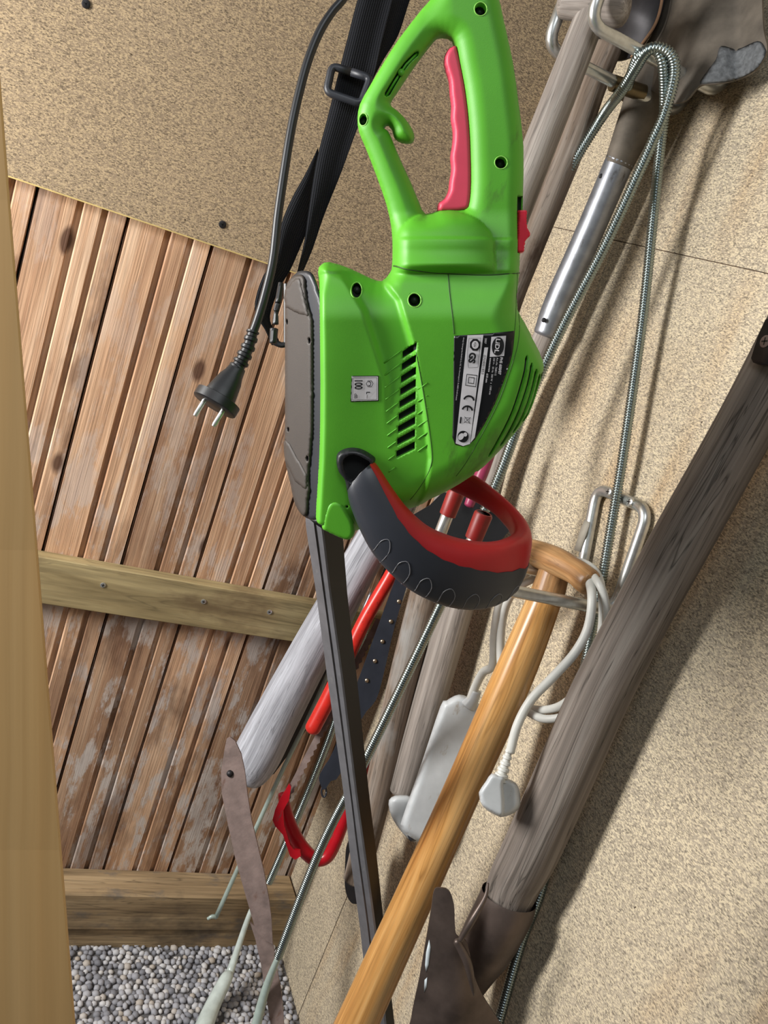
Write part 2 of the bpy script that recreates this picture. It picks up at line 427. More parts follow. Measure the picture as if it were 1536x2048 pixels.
plain('pale_rod', srgb(176, 192, 184), .3, .2, var=.1)
plain('clear_sleeve', srgb(196, 206, 200), .2, 0, var=.15)
plain('rivet', srgb(206, 186, 160), .3, 1)
plain('label_black', srgb(14, 14, 16), .35)
plain('label_white', srgb(205, 203, 206), .4)
plain('ink', srgb(12, 12, 14), .5)
plain('paper_label', srgb(150, 144, 132), .7)
def webmat():
    m, nt, b = newmat('webbing', .85, spec=.2)
    wv_ = N(nt, 'ShaderNodeTexWave', wave_type='BANDS', bands_direction='Y'); wv_.inputs['Scale'].default_value = 1; wv_.inputs['Distortion'].default_value = 0
    nt.links.new(gcoord(nt, (1, 200, 1)), wv_.inputs['Vector'])
    w2 = N(nt, 'ShaderNodeTexWave', wave_type='BANDS', bands_direction='X'); nt.links.new(gcoord(nt, (130, 1, 1)), w2.inputs['Vector']); w2.inputs['Scale'].default_value = 1
    f = mix(nt, .5, wv_.outputs['Color'], w2.outputs['Color'])
    nt.links.new(ramp(nt, f, [(.2, srgb(8, 8, 10)), (.8, srgb(34, 35, 40))]), b.inputs['Base Color']); bump(nt, b, f, .8, .0008)
webmat()
def pebmat():
    m, nt, b = newmat('pebble', .7); t = N(nt, 'ShaderNodeAttribute', attribute_name='tone')
    c = ramp(nt, t.outputs['Fac'], [(0, srgb(118, 118, 124)), (.4, srgb(164, 164, 170)), (.85, srgb(206, 204, 204)), (1, srgb(176, 164, 150))])
    nt.links.new(c, b.inputs['Base Color'])
pebmat()
plain('cement', srgb(96, 94, 94), .95, var=.3, vs=90)

# ------------------------------------------------------------------ the setting
mb = MB(); box(mb, (-2.6, -2.8, -.05), (.02, .3, 0)); prop(mesh('floor', mb, 'cement', smooth=False), kind='structure')
# pebbles set in the concrete
mb = MB(); import bmesh
bm = bmesh.new(); bmesh.ops.create_icosphere(bm, subdivisions=2, radius=1); IV = np.array([v.co[:] for v in bm.verts]); IF = [tuple(v.index for v in f.verts) for f in bm.faces]; bm.free()
bm = bmesh.new(); bmesh.ops.create_icosphere(bm, subdivisions=1, radius=1); JV = np.array([v.co[:] for v in bm.verts]); JF = [tuple(v.index for v in f.verts) for f in bm.faces]; bm.free()
st = .0108
for iy in range(37):
    for ix in range(66):
        x = -.70+ix*st+random.uniform(-.003, .003)+(iy % 2)*st/2; y = -.372+iy*st*.95+random.uniform(-.003, .003)
        if x > -.006: continue
        r = random.uniform(.0052, .0085); a = random.uniform(0, 3.14); e = random.uniform(.65, 1)
        V = JV*np.array([r, r*e, r*.8]); ca, sa = math.cos(a), math.sin(a); V = V@np.array([[ca, sa, 0], [-sa, ca, 0], [0, 0, 1]])+np.array([x, y, random.uniform(.0005, .003)])
        mb.add(V, JF, tone=random.random())
prop(mesh('gravel', mb, 'pebble'), 'small rounded grey and white pebbles set in the ground below the plank wall', 'gravel', kind='stuff')

# plank wall: one profiled mesh
mb = MB(); prof = [(0, .0), (.006, .0), (.014, .012), (.42, .012), (.425, .012), (.437, .0065), (.500, .0065), (.520, .012), (.70, .012), (.705, .012), (.717, .0065), (.775, .0065), (.795, .012), (.985, .012), (1, .004)]
P0 = .1165
for k in range(-9, 8):
    x0 = -.1275+P0*k-.0; tone = random.random(); zz = [0, 2.4]
    if x0 > .08: continue
    V = []; G = []
    pr = [(x0+.0018+q*(P0-.0024), -h) for q, h in prof]; off = random.uniform(0, 5)
    for z in zz:
        for x, y in pr: V.append((x, y-.0, z)); G.append((x+off*3, y, z))
        V.append((pr[-1][0], .012, z)); G.append(V[-1]); V.append((pr[0][0], .012, z)); G.append(V[-1])
    n = len(pr)+2; Fc = [(i, (i+1) % n, n+(i+1) % n, n+i) for i in range(n)]
    mb.add(V, Fc, 0, G, tone)
box(mb, (-1.5, .012, 0), (.05, .03, 2.4), mi=1)
prop(mesh('wall_back', mb, ['plank', 'black_inside'], smooth=False), kind='structure')
def uvp(a, b): return lambda V: [(v[a], v[b], 0) for v in V]
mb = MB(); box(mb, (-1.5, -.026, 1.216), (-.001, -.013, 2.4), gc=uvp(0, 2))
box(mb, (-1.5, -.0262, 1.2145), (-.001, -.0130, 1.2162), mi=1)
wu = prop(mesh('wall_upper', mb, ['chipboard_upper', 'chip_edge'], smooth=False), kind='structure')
def screw(parent, p, nrm, r, mat, name='screw', dep=.0012):
    mb = MB(); nrm = unit(nrm); tube(mb, [p-nrm*.002, p+nrm*dep*.6, p+nrm*dep], [r, r, r*.8], 14)
    s_ = unit(np.cross(nrm, [.2, .3, 1])); q = unit(np.cross(nrm, s_)); c = p+nrm*(dep+.0002)
    for a, b in ((s_, q), (q, s_)):
        V = [c-a*r*.6-b*r*.12, c+a*r*.6-b*r*.12, c+a*r*.6+b*r*.12, c-a*r*.6+b*r*.12]; mb.add(V, [(0, 1, 2, 3)], 1)
    return mesh(name, mb, [mat, 'ink'], parent, sharp=40)
for q in ((445, 449), (172, 8)): screw(wu, at(*q, y=-.0265), (0, -1, 0), .0052, 'dark_steel')
# right wall: two sheets of chipboard with seams
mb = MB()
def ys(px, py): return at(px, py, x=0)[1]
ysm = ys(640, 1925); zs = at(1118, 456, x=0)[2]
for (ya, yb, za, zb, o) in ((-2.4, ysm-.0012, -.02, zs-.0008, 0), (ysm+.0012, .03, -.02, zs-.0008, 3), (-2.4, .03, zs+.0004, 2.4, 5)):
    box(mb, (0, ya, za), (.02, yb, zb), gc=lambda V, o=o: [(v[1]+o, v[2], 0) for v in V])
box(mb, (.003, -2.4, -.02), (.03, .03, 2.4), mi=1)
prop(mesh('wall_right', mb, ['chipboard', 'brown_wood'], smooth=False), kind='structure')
# battens
def gx(V): return [(v[1], v[2], v[0]) for v in V]
mb = MB(); box(mb, (-1.5, -.036, .636), (-.004, -.012, .712), bev=.0015, gc=gx)
tr = prop(mesh('trim_1', mb, 'treated', smooth=False), kind='structure')
for q in ((407, 1203), (539, 1224), (206, 1170)): screw(tr, at(*q, y=-.0362), (0, -1, 0), .0042, 'steel')
mb = MB(); box(mb, (-1.5, -.075, .045), (-.004, -.012, .122), bev=.002, gc=gx)
box(mb, (-1.5, -.070, .0), (-.004, -.012, .0445), gc=gx)
prop(mesh('trim_2', mb, 'sill', smooth=False), kind='structure')

# pine board in the foreground
mb = MB(); dA, dB = .50, .66
def pb(px, py, h): return at(px, py, d=lerp(dA, dB, (py+200)/2600)+h)
X0 = lambda y: -4+.0795*(y-110)+(2 if 500 < y < 900 else 0)
V = []; ysr = [-260, 400, 1100, 1700, 2400]
sec = lambda y: [(X0(y)-330, 0.0), (X0(y)-4, 0), (X0(y), .0012), (X0(y)+1, .022), (X0(y)-330, .022)]
G = []
for y in ysr:
    for q, h in sec(y): p = pb(q, y, h); V.append(p); G.append((q*.0003, h, y*.00035))
Fc = [(i*5+k, i*5+(k+1) % 5, (i+1)*5+(k+1) % 5, (i+1)*5+k) for i in range(4) for k in range(5)]+[(4, 3, 2, 1, 0), (20, 21, 22, 23, 24)]
mb.add(V, Fc, 0, G); o = mesh('pine_board', mb, 'pine_board', smooth=False); weld(o)
prop(o, 'smooth pale yellow pine board standing upright along the left edge of the picture', 'board')

# ------------------------------------------------------------------ wall hooks of bent steel tube
def fillet(P, r=.02, n=6):
    """round the corners of a polyline"""
    P = [np.asarray(p, float) for p in P]; out = [P[0]]
    for i in range(1, len(P)-1):
        a = unit(P[i-1]-P[i]); b = unit(P[i+1]-P[i]); L = min(r, .48*np.linalg.norm(P[i-1]-P[i]), .48*np.linalg.norm(P[i+1]-P[i]))
        p0 = P[i]+a*L; p2 = P[i]+b*L
        out += [(1-t)**2*p0+2*t*(1-t)*P[i]+t*t*p2 for t in np.linspace(0, 1, n+1)]
    return out+[P[-1]]
def hook(label, P, caps, r=.0072):
    t = thing('tool_hook', P[2], label, 'hook')
    mb = MB(); tube(mb, fillet(P, .022), r, 16); mesh('tube', mb, 'steel', t)
    for x, y, z in caps:
        mb = MB(); tube(mb, [(x, y, z-.030), (x, y, z-.002), (x, y, z)], [r*1.32, r*1.4, r*1.25], 18); mesh('end_cap', mb, 'red_cap', t, sharp=40)
    return t
XW = -.0085
lf, rr_ = at(1228, 1222, x=XW), at(1160, 1160, x=XW); tp = at(968, 1026, y=lf[1])
hk = hook('bent steel tube hook on the chipboard wall with white cable coiled over it', [tp, (tp[0], lf[1], lf[2]), lf, at(1298, 1020, x=XW), at(1195, 975, x=XW), rr_, (-.220, rr_[1], rr_[2]), (-.220, rr_[1], 1.072)],
          [tp, (-.220, rr_[1], 1.072)])
for q in ((1218, 984), (1260, 1004)): screw(hk, at(*q, x=-.0165), (-1, 0, 0), .0055, 'steel', dep=.002)
mb = MB(); plate(mb, [(1148, 1100), (1160, 1104), (1178, 1052), (1179, 1044), (1169, 1040), (1160, 1060)], lambda x, y: depth(at(x, y, x=-.0165)), .0006); mesh('paper_sticker', mb, 'paper_label', hk)
hk2 = hook('steel tube hook high on the wall that holds the hanging spade and looped springs', [(-.205, -.321, 1.68), (-.205, -.321, 1.592), (XW, -.321, 1.592), (XW, -.321, 1.70), (XW, -.256, 1.70), (XW, -.256, 1.568), (-.213, -.256, 1.568), (-.213, -.256, 1.66)],
           [(-.205, -.321, 1.68), (-.213, -.256, 1.66)])

# ------------------------------------------------------------------ coiled steel springs
def spring(label, rows, wpx, tail=None, tailw=None, group=None, pitch=.0033, rows2=None):
    """rows: px, py, constraint"""
    def geo(rows):
        P = [at(px, py, **c) for px, py, c in rows]; Q = catmull(P, 12)
        # even spacing
        L = [0]
        for i in range(1, len(Q)): L.append(L[-1]+np.linalg.norm(Q[i]-Q[i-1]))
        Q = np.array(Q); n = int(L[-1]/(pitch/4)); s = np.linspace(0, L[-1], n)
        return [np.array([np.interp(t, L, Q[:, k]) for k in range(3)]) for t in s]
    Q = geo(rows); t = thing('coil_spring', Q[0], label, 'spring', group)
    for rr in [rows]+([rows2] if rows2 else []):
        Q = geo(rr); mb = MB(); R = [wpx*(1.0, .95, .70, .95)[i % 4] for i in range(len(Q))]
        tube(mb, Q, R, 10); mesh('coil', mb, 'spring_steel', t)
    if tail:
        P = [at(px, py, **c) for px, py, c, _ in tail]; W = [wd/2*depth(p)/F for p, (_, _, _, wd) in zip(P, tail)]
        Q = catmull([np.append(p, r) for p, r in zip(P, W)], 8); mb = MB(); tube(mb, [q[:3] for q in Q], [q[3] for q in Q], 12)
        mesh('tail_rod', mb, 'pale_rod', t)
    return t
Y1 = -.342
sA = [(538, 1765, dict(y=-.11)), (600, 1622, dict(y=-.105)), (660, 1472, dict(y=-.10)), (705, 1330, dict(y=-.10)), (790, 1100, dict(y=-.10)), (930, 760, dict(y=-.12)), (1060, 480, dict(y=-.16)),
      (1122, 368, dict(y=-.19)), (1200, 240, dict(y=-.225)), (1243, 182, dict(y=-.285)), (1270, 138, dict(y=-.315)), (1293, 103, dict(y=-.338)), (1318, 96, dict(y=-.350)), (1343, 112, dict(y=-.357)), (1349, 150, dict(y=-.357)),
      (1330, 225, dict(y=-.352)), (1307, 279, dict(y=-.352)), (1279, 342, dict(y=-.352)), (1206, 499, dict(y=-.355)), (1133, 638, dict(y=-.36)), (1090, 728, dict(y=-.365)), (1041, 838, dict(y=-.37)), (989, 975, dict(x=-.145)), (897, 1177, dict(x=-.155)), (735, 1512, dict(x=-.165)), (640, 1700, dict(x=-.165)), (556, 1915, dict(x=-.165))]
spring('long coil spring over the high hook, both strands running down behind the green trimmer', sA, .0068,
       [(556, 1915, dict(x=-.165), 12), (530, 1983, dict(x=-.165), 17), (505, 2080, dict(x=-.165), 22)])
sB = [(1256, 172, dict(y=-.275)), (1262, 150, dict(y=-.300)), (1276, 116, dict(y=-.325)), (1298, 98, dict(y=-.337)), (1315, 103, dict(y=-.347)), (1326, 130, dict(y=-.350)), (1329, 180, dict(y=-.343)), (1328, 235, dict(y=-.335)), (1320, 300, dict(y=-.338)), (1305, 450, dict(y=-.360)),
      (1285, 640, dict(y=-.395)), (1248, 900, dict(y=-.45)), (1231, 1003, dict(y=-.47)), (1206, 1148, dict(y=-.50)), (1186, 1252, dict(y=-.515)), (1157, 1397, dict(x=-.02)), (1128, 1560, dict(x=-.012)), (1087, 1765, dict(x=-.012)), (1042, 1888, dict(x=-.014)), (988, 2080, dict(x=-.014))]
spring('coil spring hanging nearly straight from the high hook, passing behind the thick shovel shaft', sB, .0064)
mb = MB(); ptube(mb, [(530, 1770, dict(y=-.11), 9), (500, 1826, dict(y=-.12), 10), (462, 1938, dict(d=1.58), 16), (452, 1958, dict(d=1.56), 26), (425, 2012, dict(d=1.53), 32), (398, 2080, dict(d=1.48), 42)], 8, 12)
prop(mesh('sleeved_rod', mb, 'clear_sleeve', loc=at(462, 1938, y=-.13)), 'pale rod in a loose clear plastic sleeve above the pebbles, leftmost of the rod ends', 'rod')
mb = MB(); ptube(mb, [(432, 1834, dict(y=-.09), 9), (555, 1562, dict(y=-.09), 9), (625, 1418, dict(y=-.09), 9), (720, 1200, dict(y=-.09), 8)], 6, 10)
ptube(mb, [(432, 1834, dict(y=-.09), 9), (424, 1833, dict(y=-.092), 8), (415, 1838, dict(y=-.092), 6)], 6, 10)
prop(mesh('thin_rod', mb, 'pale_rod', loc=at(432, 1834, y=-.09)), 'thin pale steel rod with a bent foot standing against the beam above the pebbles', 'rod')

# ------------------------------------------------------------------ long handled tools
def pole(name, part, label, cat, rows, mat, n=10, seg=20, dome=.35, wob=.0):
    P = at(rows[0][0], rows[0][1], **rows[0][2]); t = thing(name, P, label, cat)
    mb = MB(); ptube(mb, rows, n, seg, dome=dome); mesh(part, mb, mat, t); return t
def c(**k): return k
# T-handled tool hanging in the upper hook
t1 = pole('t_handle_tool', 'shaft', 'weathered grey shaft with a T-grip hanging in the high hook', 'tool handle',
          [(1200, -16, c(y=-.285), 62), (1120, 188, c(y=-.285), 66), (1043, 384, c(y=-.285), 68), (985, 540, c(y=-.285), 66), (905, 765, c(y=-.285), 64)], 'grey_wood')
mb = MB(); A_ = at(1128, 8, y=-.262); B_ = at(1243, 14, y=-.305); dd = B_-A_
tube(mb, catmull([A_, A_+dd*.3, A_+dd*.6, B_], 4), [.016, .0165, .017, .0175, .018, .0185, .019, .0195, .020, .0205, .021, .0215, .021], 22, dome=.5); mesh('grip', mb, 'grey_wood', t1)
pole('brown_shaft', 'shaft', 'rough brown wooden shaft leaning in the corner between the T-grip shaft and the spade', 'tool handle',
          [(1215, 95, c(y=-.19), 58), (1181, 175, c(y=-.19), 62), (1143, 279, c(y=-.185), 66), (1100, 384, c(y=-.18), 66), (1052, 500, c(y=-.17), 66), (1000, 640, c(y=-.15), 64), (925, 900, c(y=-.12), 62), (872, 1110, c(x=-.085), 62), (845, 1210, c(x=-.085), 62), (800, 1390, c(x=-.085), 60), (752, 1600, c(x=-.085), 56), (712, 1760, c(x=-.085), 50)], 'mottled_wood')
t2 = pole('branch_pole', 'shaft', 'pale grey-white branch pole slanting across the plank wall', 'pole',
          [(925, 770, c(y=-.09), 76), (850, 905, c(y=-.09), 76), (745, 1085, c(y=-.085), 76), (640, 1270, c(y=-.085), 84), (560, 1420, c(y=-.085), 92), (515, 1508, c(y=-.09), 96), (492, 1545, c(y=-.09), 84)], 'pale_wood')
t3 = thing('spade', at(1300, 180, x=-.05), 'spade hanging blade up from the high hook, long metal strap on its shaft', 'spade')
mb = MB(); ptube(mb, [(1090, 672, c(x=-.048), 46), (1040, 790, c(x=-.046), 50), (990, 925, c(x=-.046), 54), (955, 1060, c(x=-.046), 60), (924, 1180, c(x=-.046), 66), (868, 1370, c(x=-.05), 66), (808, 1580, c(x=-.055), 62)], 8, 22, dome=.5); mesh('shaft', mb, 'grey_wood', t3)
mb = MB(); ptube(mb, [(1308, 130, c(x=-.048), 80), (1290, 200, c(x=-.05), 82), (1262, 270, c(x=-.05), 70), (1246, 308, c(x=-.05), 62), (1236, 332, c(x=-.05), 58)], 8, 20); mesh('socket', mb, 'spade_steel', t3)
mb = MB(); ptube(mb, [(1240, 322, c(x=-.05), 60), (1232, 340, c(x=-.05), 58), (1172, 480, c(x=-.05), 56), (1116, 605, c(x=-.05), 55), (1092, 668, c(x=-.05), 50)], 8, 20, dome=.3); mesh('strap_socket', mb, 'galvanised', t3)
for q in ((1088, 640), (1203, 352)): screw(t3, at(*q, x=-.068), -AX[2], .003, 'dark_steel', 'rivet')
# dished blade, seen from behind
def bl(u, v): return 0
mb = MB(); out = [(1338, -70), (1323, 20), (1300, 75), (1262, 130), (1236, 178), (1246, 204), (1275, 200), (1296, 178), (1340, 205), (1372, 200), (1398, 172), (1430, 168), (1470, 160), (1508, 142), (1530, 110), (1534, 92), (1527, 60), (1524, 0), (1526, -70)]
ou = catmull(out, 4, True)
def dB(px, py):
    u = (px-1300)/230; return depth(at(px, py, x=-.038-.030*max(0, 1-(2*(u-.25))**2)))
vo, fo = triangulate(resample(ou, 9), [], [(x, y) for x in range(1240, 1530, 14) for y in range(-66, 205, 14) if inpoly([(x, y)], ou)[0] and dpoly([(x, y)], ou)[0] > 6])
Fv = [at(p[0], p[1], d=dB(*p)) for p in vo]; n = len(Fv); E_ = {}
for f in fo.tolist():
    for i in range(3): E_[(f[i], f[(i+1) % 3])] = 1
FF = fo.tolist()+[tuple(i+n for i in f[::-1]) for f in fo.tolist()]+[(b, a, a+n, b+n) for (a, b) in E_ if (b, a) not in E_]
mb.add(Fv+[p+np.array([.0025, 0, 0]) for p in Fv], FF); mesh('blade', mb, 'spade_steel', t3, sharp=50)
# dried concrete crusted on the blade corner
co = catmull([(1442, 92), (1475, 98), (1515, 82), (1530, 96), (1530, 112), (1510, 140), (1470, 160), (1425, 166), (1400, 166), (1412, 145), (1432, 118)], 4, True)
Mc = lambda x, y, h: at(x, y, d=dB(x, y)-.0008-h)
mb = MB(); nz = lambda V: np.array([.0015*math.sin(p[0]*.31+math.cos(p[1]*.23)*2)*math.sin(p[1]*.37) for p in V])
pillow(mb, co, [], Mc, lambda V, d: (.003+nz(V))*np.clip(d/8, 0, 1), lambda V, d: 0*d, 6, 6); weld(mesh('concrete_crust', mb, 'concrete', t3))
# dark shovel behind, its curled edge
t4 = thing('dark_shovel', at(1300, 40, x=-.03), 'dark shovel blade with a pale worn rim behind the T-grip', 'shovel')
o4 = catmull([(1210, -60), (1180, 40), (1190, 90), (1225, 120), (1262, 112), (1290, 80), (1315, 40), (1328, -10), (1332, -60)], 5, True)
mb = MB(); plate(mb, o4, lambda x, y: depth(at(x, y, x=-.078)), .003); mesh('blade', mb, 'dark_steel', t4)
mb = MB(); ptube(mb, [(1262, 114, c(x=-.082), 4), (1290, 80, c(x=-.082), 6), (1312, 45, c(x=-.082), 6), (1324, 0, c(x=-.082), 6), (1329, -60, c(x=-.082), 6)], 6, 8); mesh('rim', mb, 'rust_edge', t4)
# brass coloured clamp on the rear prong
mb = MB(); a_, b_ = at(1225, 166, y=-.256), at(1286, 186, y=-.256)
tube(mb, [a_, a_*.5+b_*.5, b_], .0098, 18); prop(mesh('sleeve', mb, 'bronze_steel', loc=a_, sharp=40), 'brown-gold metal sleeve around the rear prong of the high hook', 'sleeve')

# varnished T-handle
t5 = thing('varnished_handle', at(1105, 1150, y=-.50), 'varnished yellow-brown wooden shaft with a T-grip hanging in the lower hook', 'tool handle')
rows = [(1112, 1128, c(d=1.075), 62), (1098, 1178, c(d=1.078), 66), (1030, 1345, c(d=1.085), 80), (930, 1570, c(d=1.095), 76), (840, 1770, c(d=1.105), 78), (760, 1945, c(d=1.115), 82), (690, 2100, c(d=1.125), 86)]
mb = MB(); ptube(mb, rows[1:], 10, 26); mesh('shaft', mb, 'varnished', t5)
mb = MB(); ptube(mb, [(1118, 1108, c(d=1.072), 58), (1098, 1179, c(d=1.077), 67), (1090, 1200, c(d=1.0785), 69)], 5, 24); mesh('ferrule', mb, 'varnished_dark', t5)
mb = MB(); ptube(mb, [(1030, 1098, c(d=1.125), 44), (1062, 1104, c(d=1.10), 52), (1108, 1121, c(d=1.065), 58), (1150, 1143, c(d=1.035), 52), (1172, 1160, c(d=1.02), 56), (1180, 1166, c(d=1.015), 54)], 6, 26, dome=.3); mesh('grip', mb, 'varnished_dark', t5)
# shovel with the thick grey shaft
t6 = thing('shovel', at(1005, 1800, x=-.06), 'shovel standing blade down with a thick weathered grey shaft, rightmost of all the tools', 'shovel')
rows = [(1620, 610, c(x=-.052), 128), (1500, 835, c(x=-.052), 118), (1372, 1065, c(x=-.052), 118), (1290, 1215, c(x=-.052), 116), (1200, 1390, c(x=-.052), 118), (1125, 1560, c(x=-.052), 116), (1062, 1700, c(x=-.052), 112), (1030, 1762, c(x=-.052), 104), (1010, 1815, c(x=-.052), 94)]
mb = MB(); ptube(mb, rows, 10, 30); mesh('shaft', mb, 'dark_grey_wood', t6)
mb = MB(); plate(mb, [(1545, 632), (1530, 640), (1516, 672), (1502, 716), (1506, 725), (1550, 732)], lambda x, y: depth(at(x, y, x=-.086)), .006); mesh('metal_strap', mb, 'dark_steel', t6)
screw(t6, at(1531, 683, x=-.0865), (-1, 0, 0), .006, 'rust', 'rivet')
DS = 1.045
mb = MB(); ptube(mb, [(1018, 1792, c(x=-.055), 112), (1008, 1822, c(x=-.055), 116), (975, 1885, c(x=-.055), 112), (950, 1930, c(x=-.055), 96), (920, 2000, c(x=-.058), 60)], 8, 26, cap=False); mesh('socket', mb, 'old_shovel', t6)
mb = MB(); ptube(mb, [(976, 1768, c(d=.985), 5), (970, 1795, c(d=.978), 9), (946, 1838, c(d=.972), 14), (922, 1878, c(d=.975), 12)], 6, 10, dome=1); mesh('socket_lip', mb, 'old_shovel', t6)
so = catmull([(868, 1782), (880, 1776), (898, 1782), (908, 1810), (910, 1850), (914, 1872), (930, 1880), (938, 1900), (948, 1950), (965, 1990), (990, 2030), (1020, 2080), (1030, 2130), (818, 2130), (822, 2040), (838, 1960), (852, 1880), (862, 1820)], 4, True)
def dsh(px, py):
    u = (px-(915-(py-1780)*.02))/70.; return 1.03-.028*math.exp(-u*u)+.02*(py-1780)/300
mb = MB(); vo, fo = triangulate(resample(so, 9), [], [(x, y) for x in range(822, 1030, 12) for y in range(1780, 2130, 12) if inpoly([(x, y)], so)[0] and dpoly([(x, y)], so)[0] > 5])
Fv = [at(p[0], p[1], d=dsh(*p)) for p in vo]; n = len(Fv); E_ = {}
for f in fo.tolist():
    for i in range(3): E_[(f[i], f[(i+1) % 3])] = 1
mb.add(Fv+[p+AX[2]*.003 for p in Fv], fo.tolist()+[tuple(i+n for i in f[::-1]) for f in fo.tolist()]+[(b, a, a+n, b+n) for (a, b) in E_ if (b, a) not in E_])
mesh('blade', mb, 'old_shovel', t6, sharp=50)
mb = MB(); ptube(mb, [(915, 1885, c(d=.992), 16), (935, 1925, c(d=.99), 18), (946, 1975, c(d=.993), 10), (948, 1990, c(d=.995), 4)], 6, 10, dome=1); mesh('rib', mb, 'old_shovel', t6)
for pl in ([(852, 1905), (858, 1880), (861, 1895), (857, 1930), (852, 1945), (850, 1930)], [(849, 1960), (854, 1955), (853, 1975), (848, 1985)]):
    mb = MB(); plate(mb, pl, lambda x, y: dsh(x, y)-.0008, .0006); mesh('paint_fleck', mb, 'flaked_paint', t6)

# rusty blade bar in two overlapping lengths
t7 = thing('rusty_blade', at(500, 1700, d=1.34), 'flat rusty steel blade with a pointed tip standing in front of the beam and pebbles', 'blade')
b1 = [(453, 1478), (460, 1474), (470, 1482), (482, 1508), (489, 1540), (495, 1590), (503, 1640), (515, 1690), (528, 1745), (538, 1800), (543, 1840), (545, 1888), (530, 1880), (512, 1862), (503, 1832), (488, 1780), (470, 1715), (456, 1650), (444, 1590), (442, 1545), (448, 1505)]
b2 = [(500, 1845), (545, 1880), (552, 1930), (562, 1980), (566, 2020), (570, 2090), (548, 2090), (535, 2010), (522, 1930), (511, 1880)]
mb = MB(); plate(mb, b2, lambda x, y: 1.352, .004); mesh('lower_length', mb, 'rust', t7, sharp=30)
mb = MB(); plate(mb, b1, lambda x, y: 1.34, .0045); mesh('upper_length', mb, 'rust', t7, sharp=30)
mb = MB(); tube(mb, [at(460, 1547, d=1.3385), at(460, 1547, d=1.342)], .0052, 12); mesh('rivet_hole', mb, 'dark_steel', t7)
# dark thin wedge blade beside the branch
mb = MB(); plate(mb, [(705, 1275), (700, 1330), (672, 1372), (600, 1478), (548, 1548), (528, 1556), (520, 1540), (560, 1500), (620, 1400), (668, 1300)], lambda x, y: depth(at(x, y, y=-.062)), .004)
prop(mesh('shear_blade', mb, 'dark_steel', loc=at(600, 1450, y=-.062), sharp=30), 'narrow dark steel blade tucked against the underside of the pale branch pole', 'blade')
# riveted navy sheath
t8 = thing('riveted_sheath', at(760, 1300, d=1.33), 'long blue-black strip with a row of small rivets beside the red bar', 'sheath')
so = catmull([(803, 1130), (770, 1215), (735, 1310), (702, 1400), (668, 1500), (640, 1548), (640, 1566), (648, 1580), (662, 1562), (680, 1548), (722, 1440), (752, 1400), (768, 1345), (790, 1250), (816, 1165), (822, 1130)], 3, True)
dn = lambda x, y: 1.36+(y-1150)*.00002
mb = MB(); plate(mb, so, dn, .006); mesh('strip', mb, 'navy_sheath', t8, sharp=40)
for q in ((813, 1163), (798, 1203), (782, 1243), (765, 1283), (750, 1322), (734, 1361)):
    mb = MB(); p = at(*q, d=dn(*q)); tube(mb, [p, p-AX[2]*.0012], .0034, 12, dome=.5); mesh('rivet', mb, 'rivet', t8)
mb = MB(); tube(mb, [at(648+7*math.cos(a)*.7, 1583+11*math.sin(a), d=1.372) for a in np.linspace(0, 2*math.pi, 18)], .0016, 8); mesh('hanging_loop', mb, 'navy_sheath', t8)
# red bar
t9 = pole('red_bar', 'bar', 'chipped orange-red painted round steel bar slanting behind the black blade cover', 'bar', [(812, 1090, c(d=1.39), 28), (782, 1150, c(d=1.39), 28), (730, 1240, c(d=1.39), 29), (690, 1325, c(d=1.39), 30), (655, 1400, c(d=1.39), 32), (626, 1456, c(d=1.39), 32)], 'red_paint', dome=.8)
mb = MB(); ptube(mb, [(742, 1185, c(d=1.41), 5), (715, 1250, c(d=1.41), 11), (690, 1300, c(d=1.41), 13), (660, 1355, c(d=1.41), 9)], 6, 10); mesh('steel_end', mb, 'galvanised', t9)
# bow saw
t10 = thing('bow_saw', at(620, 1700, d=1.40), 'red bow saw hanging low behind the springs with its curved end at the chipboard corner', 'saw')
rows = [(566, 1588, 20), (572, 1625, 26), (584, 1660, 28), (604, 1695, 29), (630, 1718, 28), (655, 1712, 27), (676, 1672, 25), (700, 1610, 22), (738, 1520, 22), (800, 1370, 22), (872, 1195, 22), (925, 1045, 22), (962, 945, 22), (985, 880, 22)]
mb = MB(); ptube(mb, [(a, b, c(d=1.42-.00005*(1700-b)), w_) for a, b, w_ in rows], 6, 16, dome=.3); mesh('frame', mb, 'saw_red', t10)
mb = MB()
plate(mb, [(545, 1640), (550, 1620), (560, 1598), (578, 1568), (582, 1574), (578, 1600), (566, 1622), (568, 1650), (580, 1690), (588, 1700), (600, 1702), (602, 1712), (590, 1720), (580, 1712), (566, 1670), (550, 1652)], lambda x, y: 1.385, .008); mesh('blade_clamp', mb, 'saw_red', t10, sharp=30)
pts = []; e0, e1 = np.array([566., 1612]), np.array([760., 1240]); nn = unit([e1[1]-e0[1], -(e1[0]-e0[0])]); L = np.linalg.norm(e1-e0); k = 0
up_ = [e0+(e1-e0)*t/60+(-nn*7 if True else 0)*(1 if t % 2 else .45) for t in range(61)]
lo_ = [e0+nn*8, e1+nn*8]
mb = MB(); plate(mb, up_+lo_[::-1], lambda x, y: 1.40, .0012); mesh('saw_blade', mb, 'rust', t10, sharp=30)
mb = MB(); ptube(mb, [(938, 1010, c(d=1.20), 20), (958, 960, c(d=1.20), 26), (975, 915, c(d=1.20), 26), (990, 870, c(d=1.20), 24)], 5, 14, dome=.5)
prop(mesh('pink_tube', mb, 'pink_tube', loc=at(958, 960, d=1.20)), 'short dull pink tube seen just under the lower right edge of the green casing', 'tube')
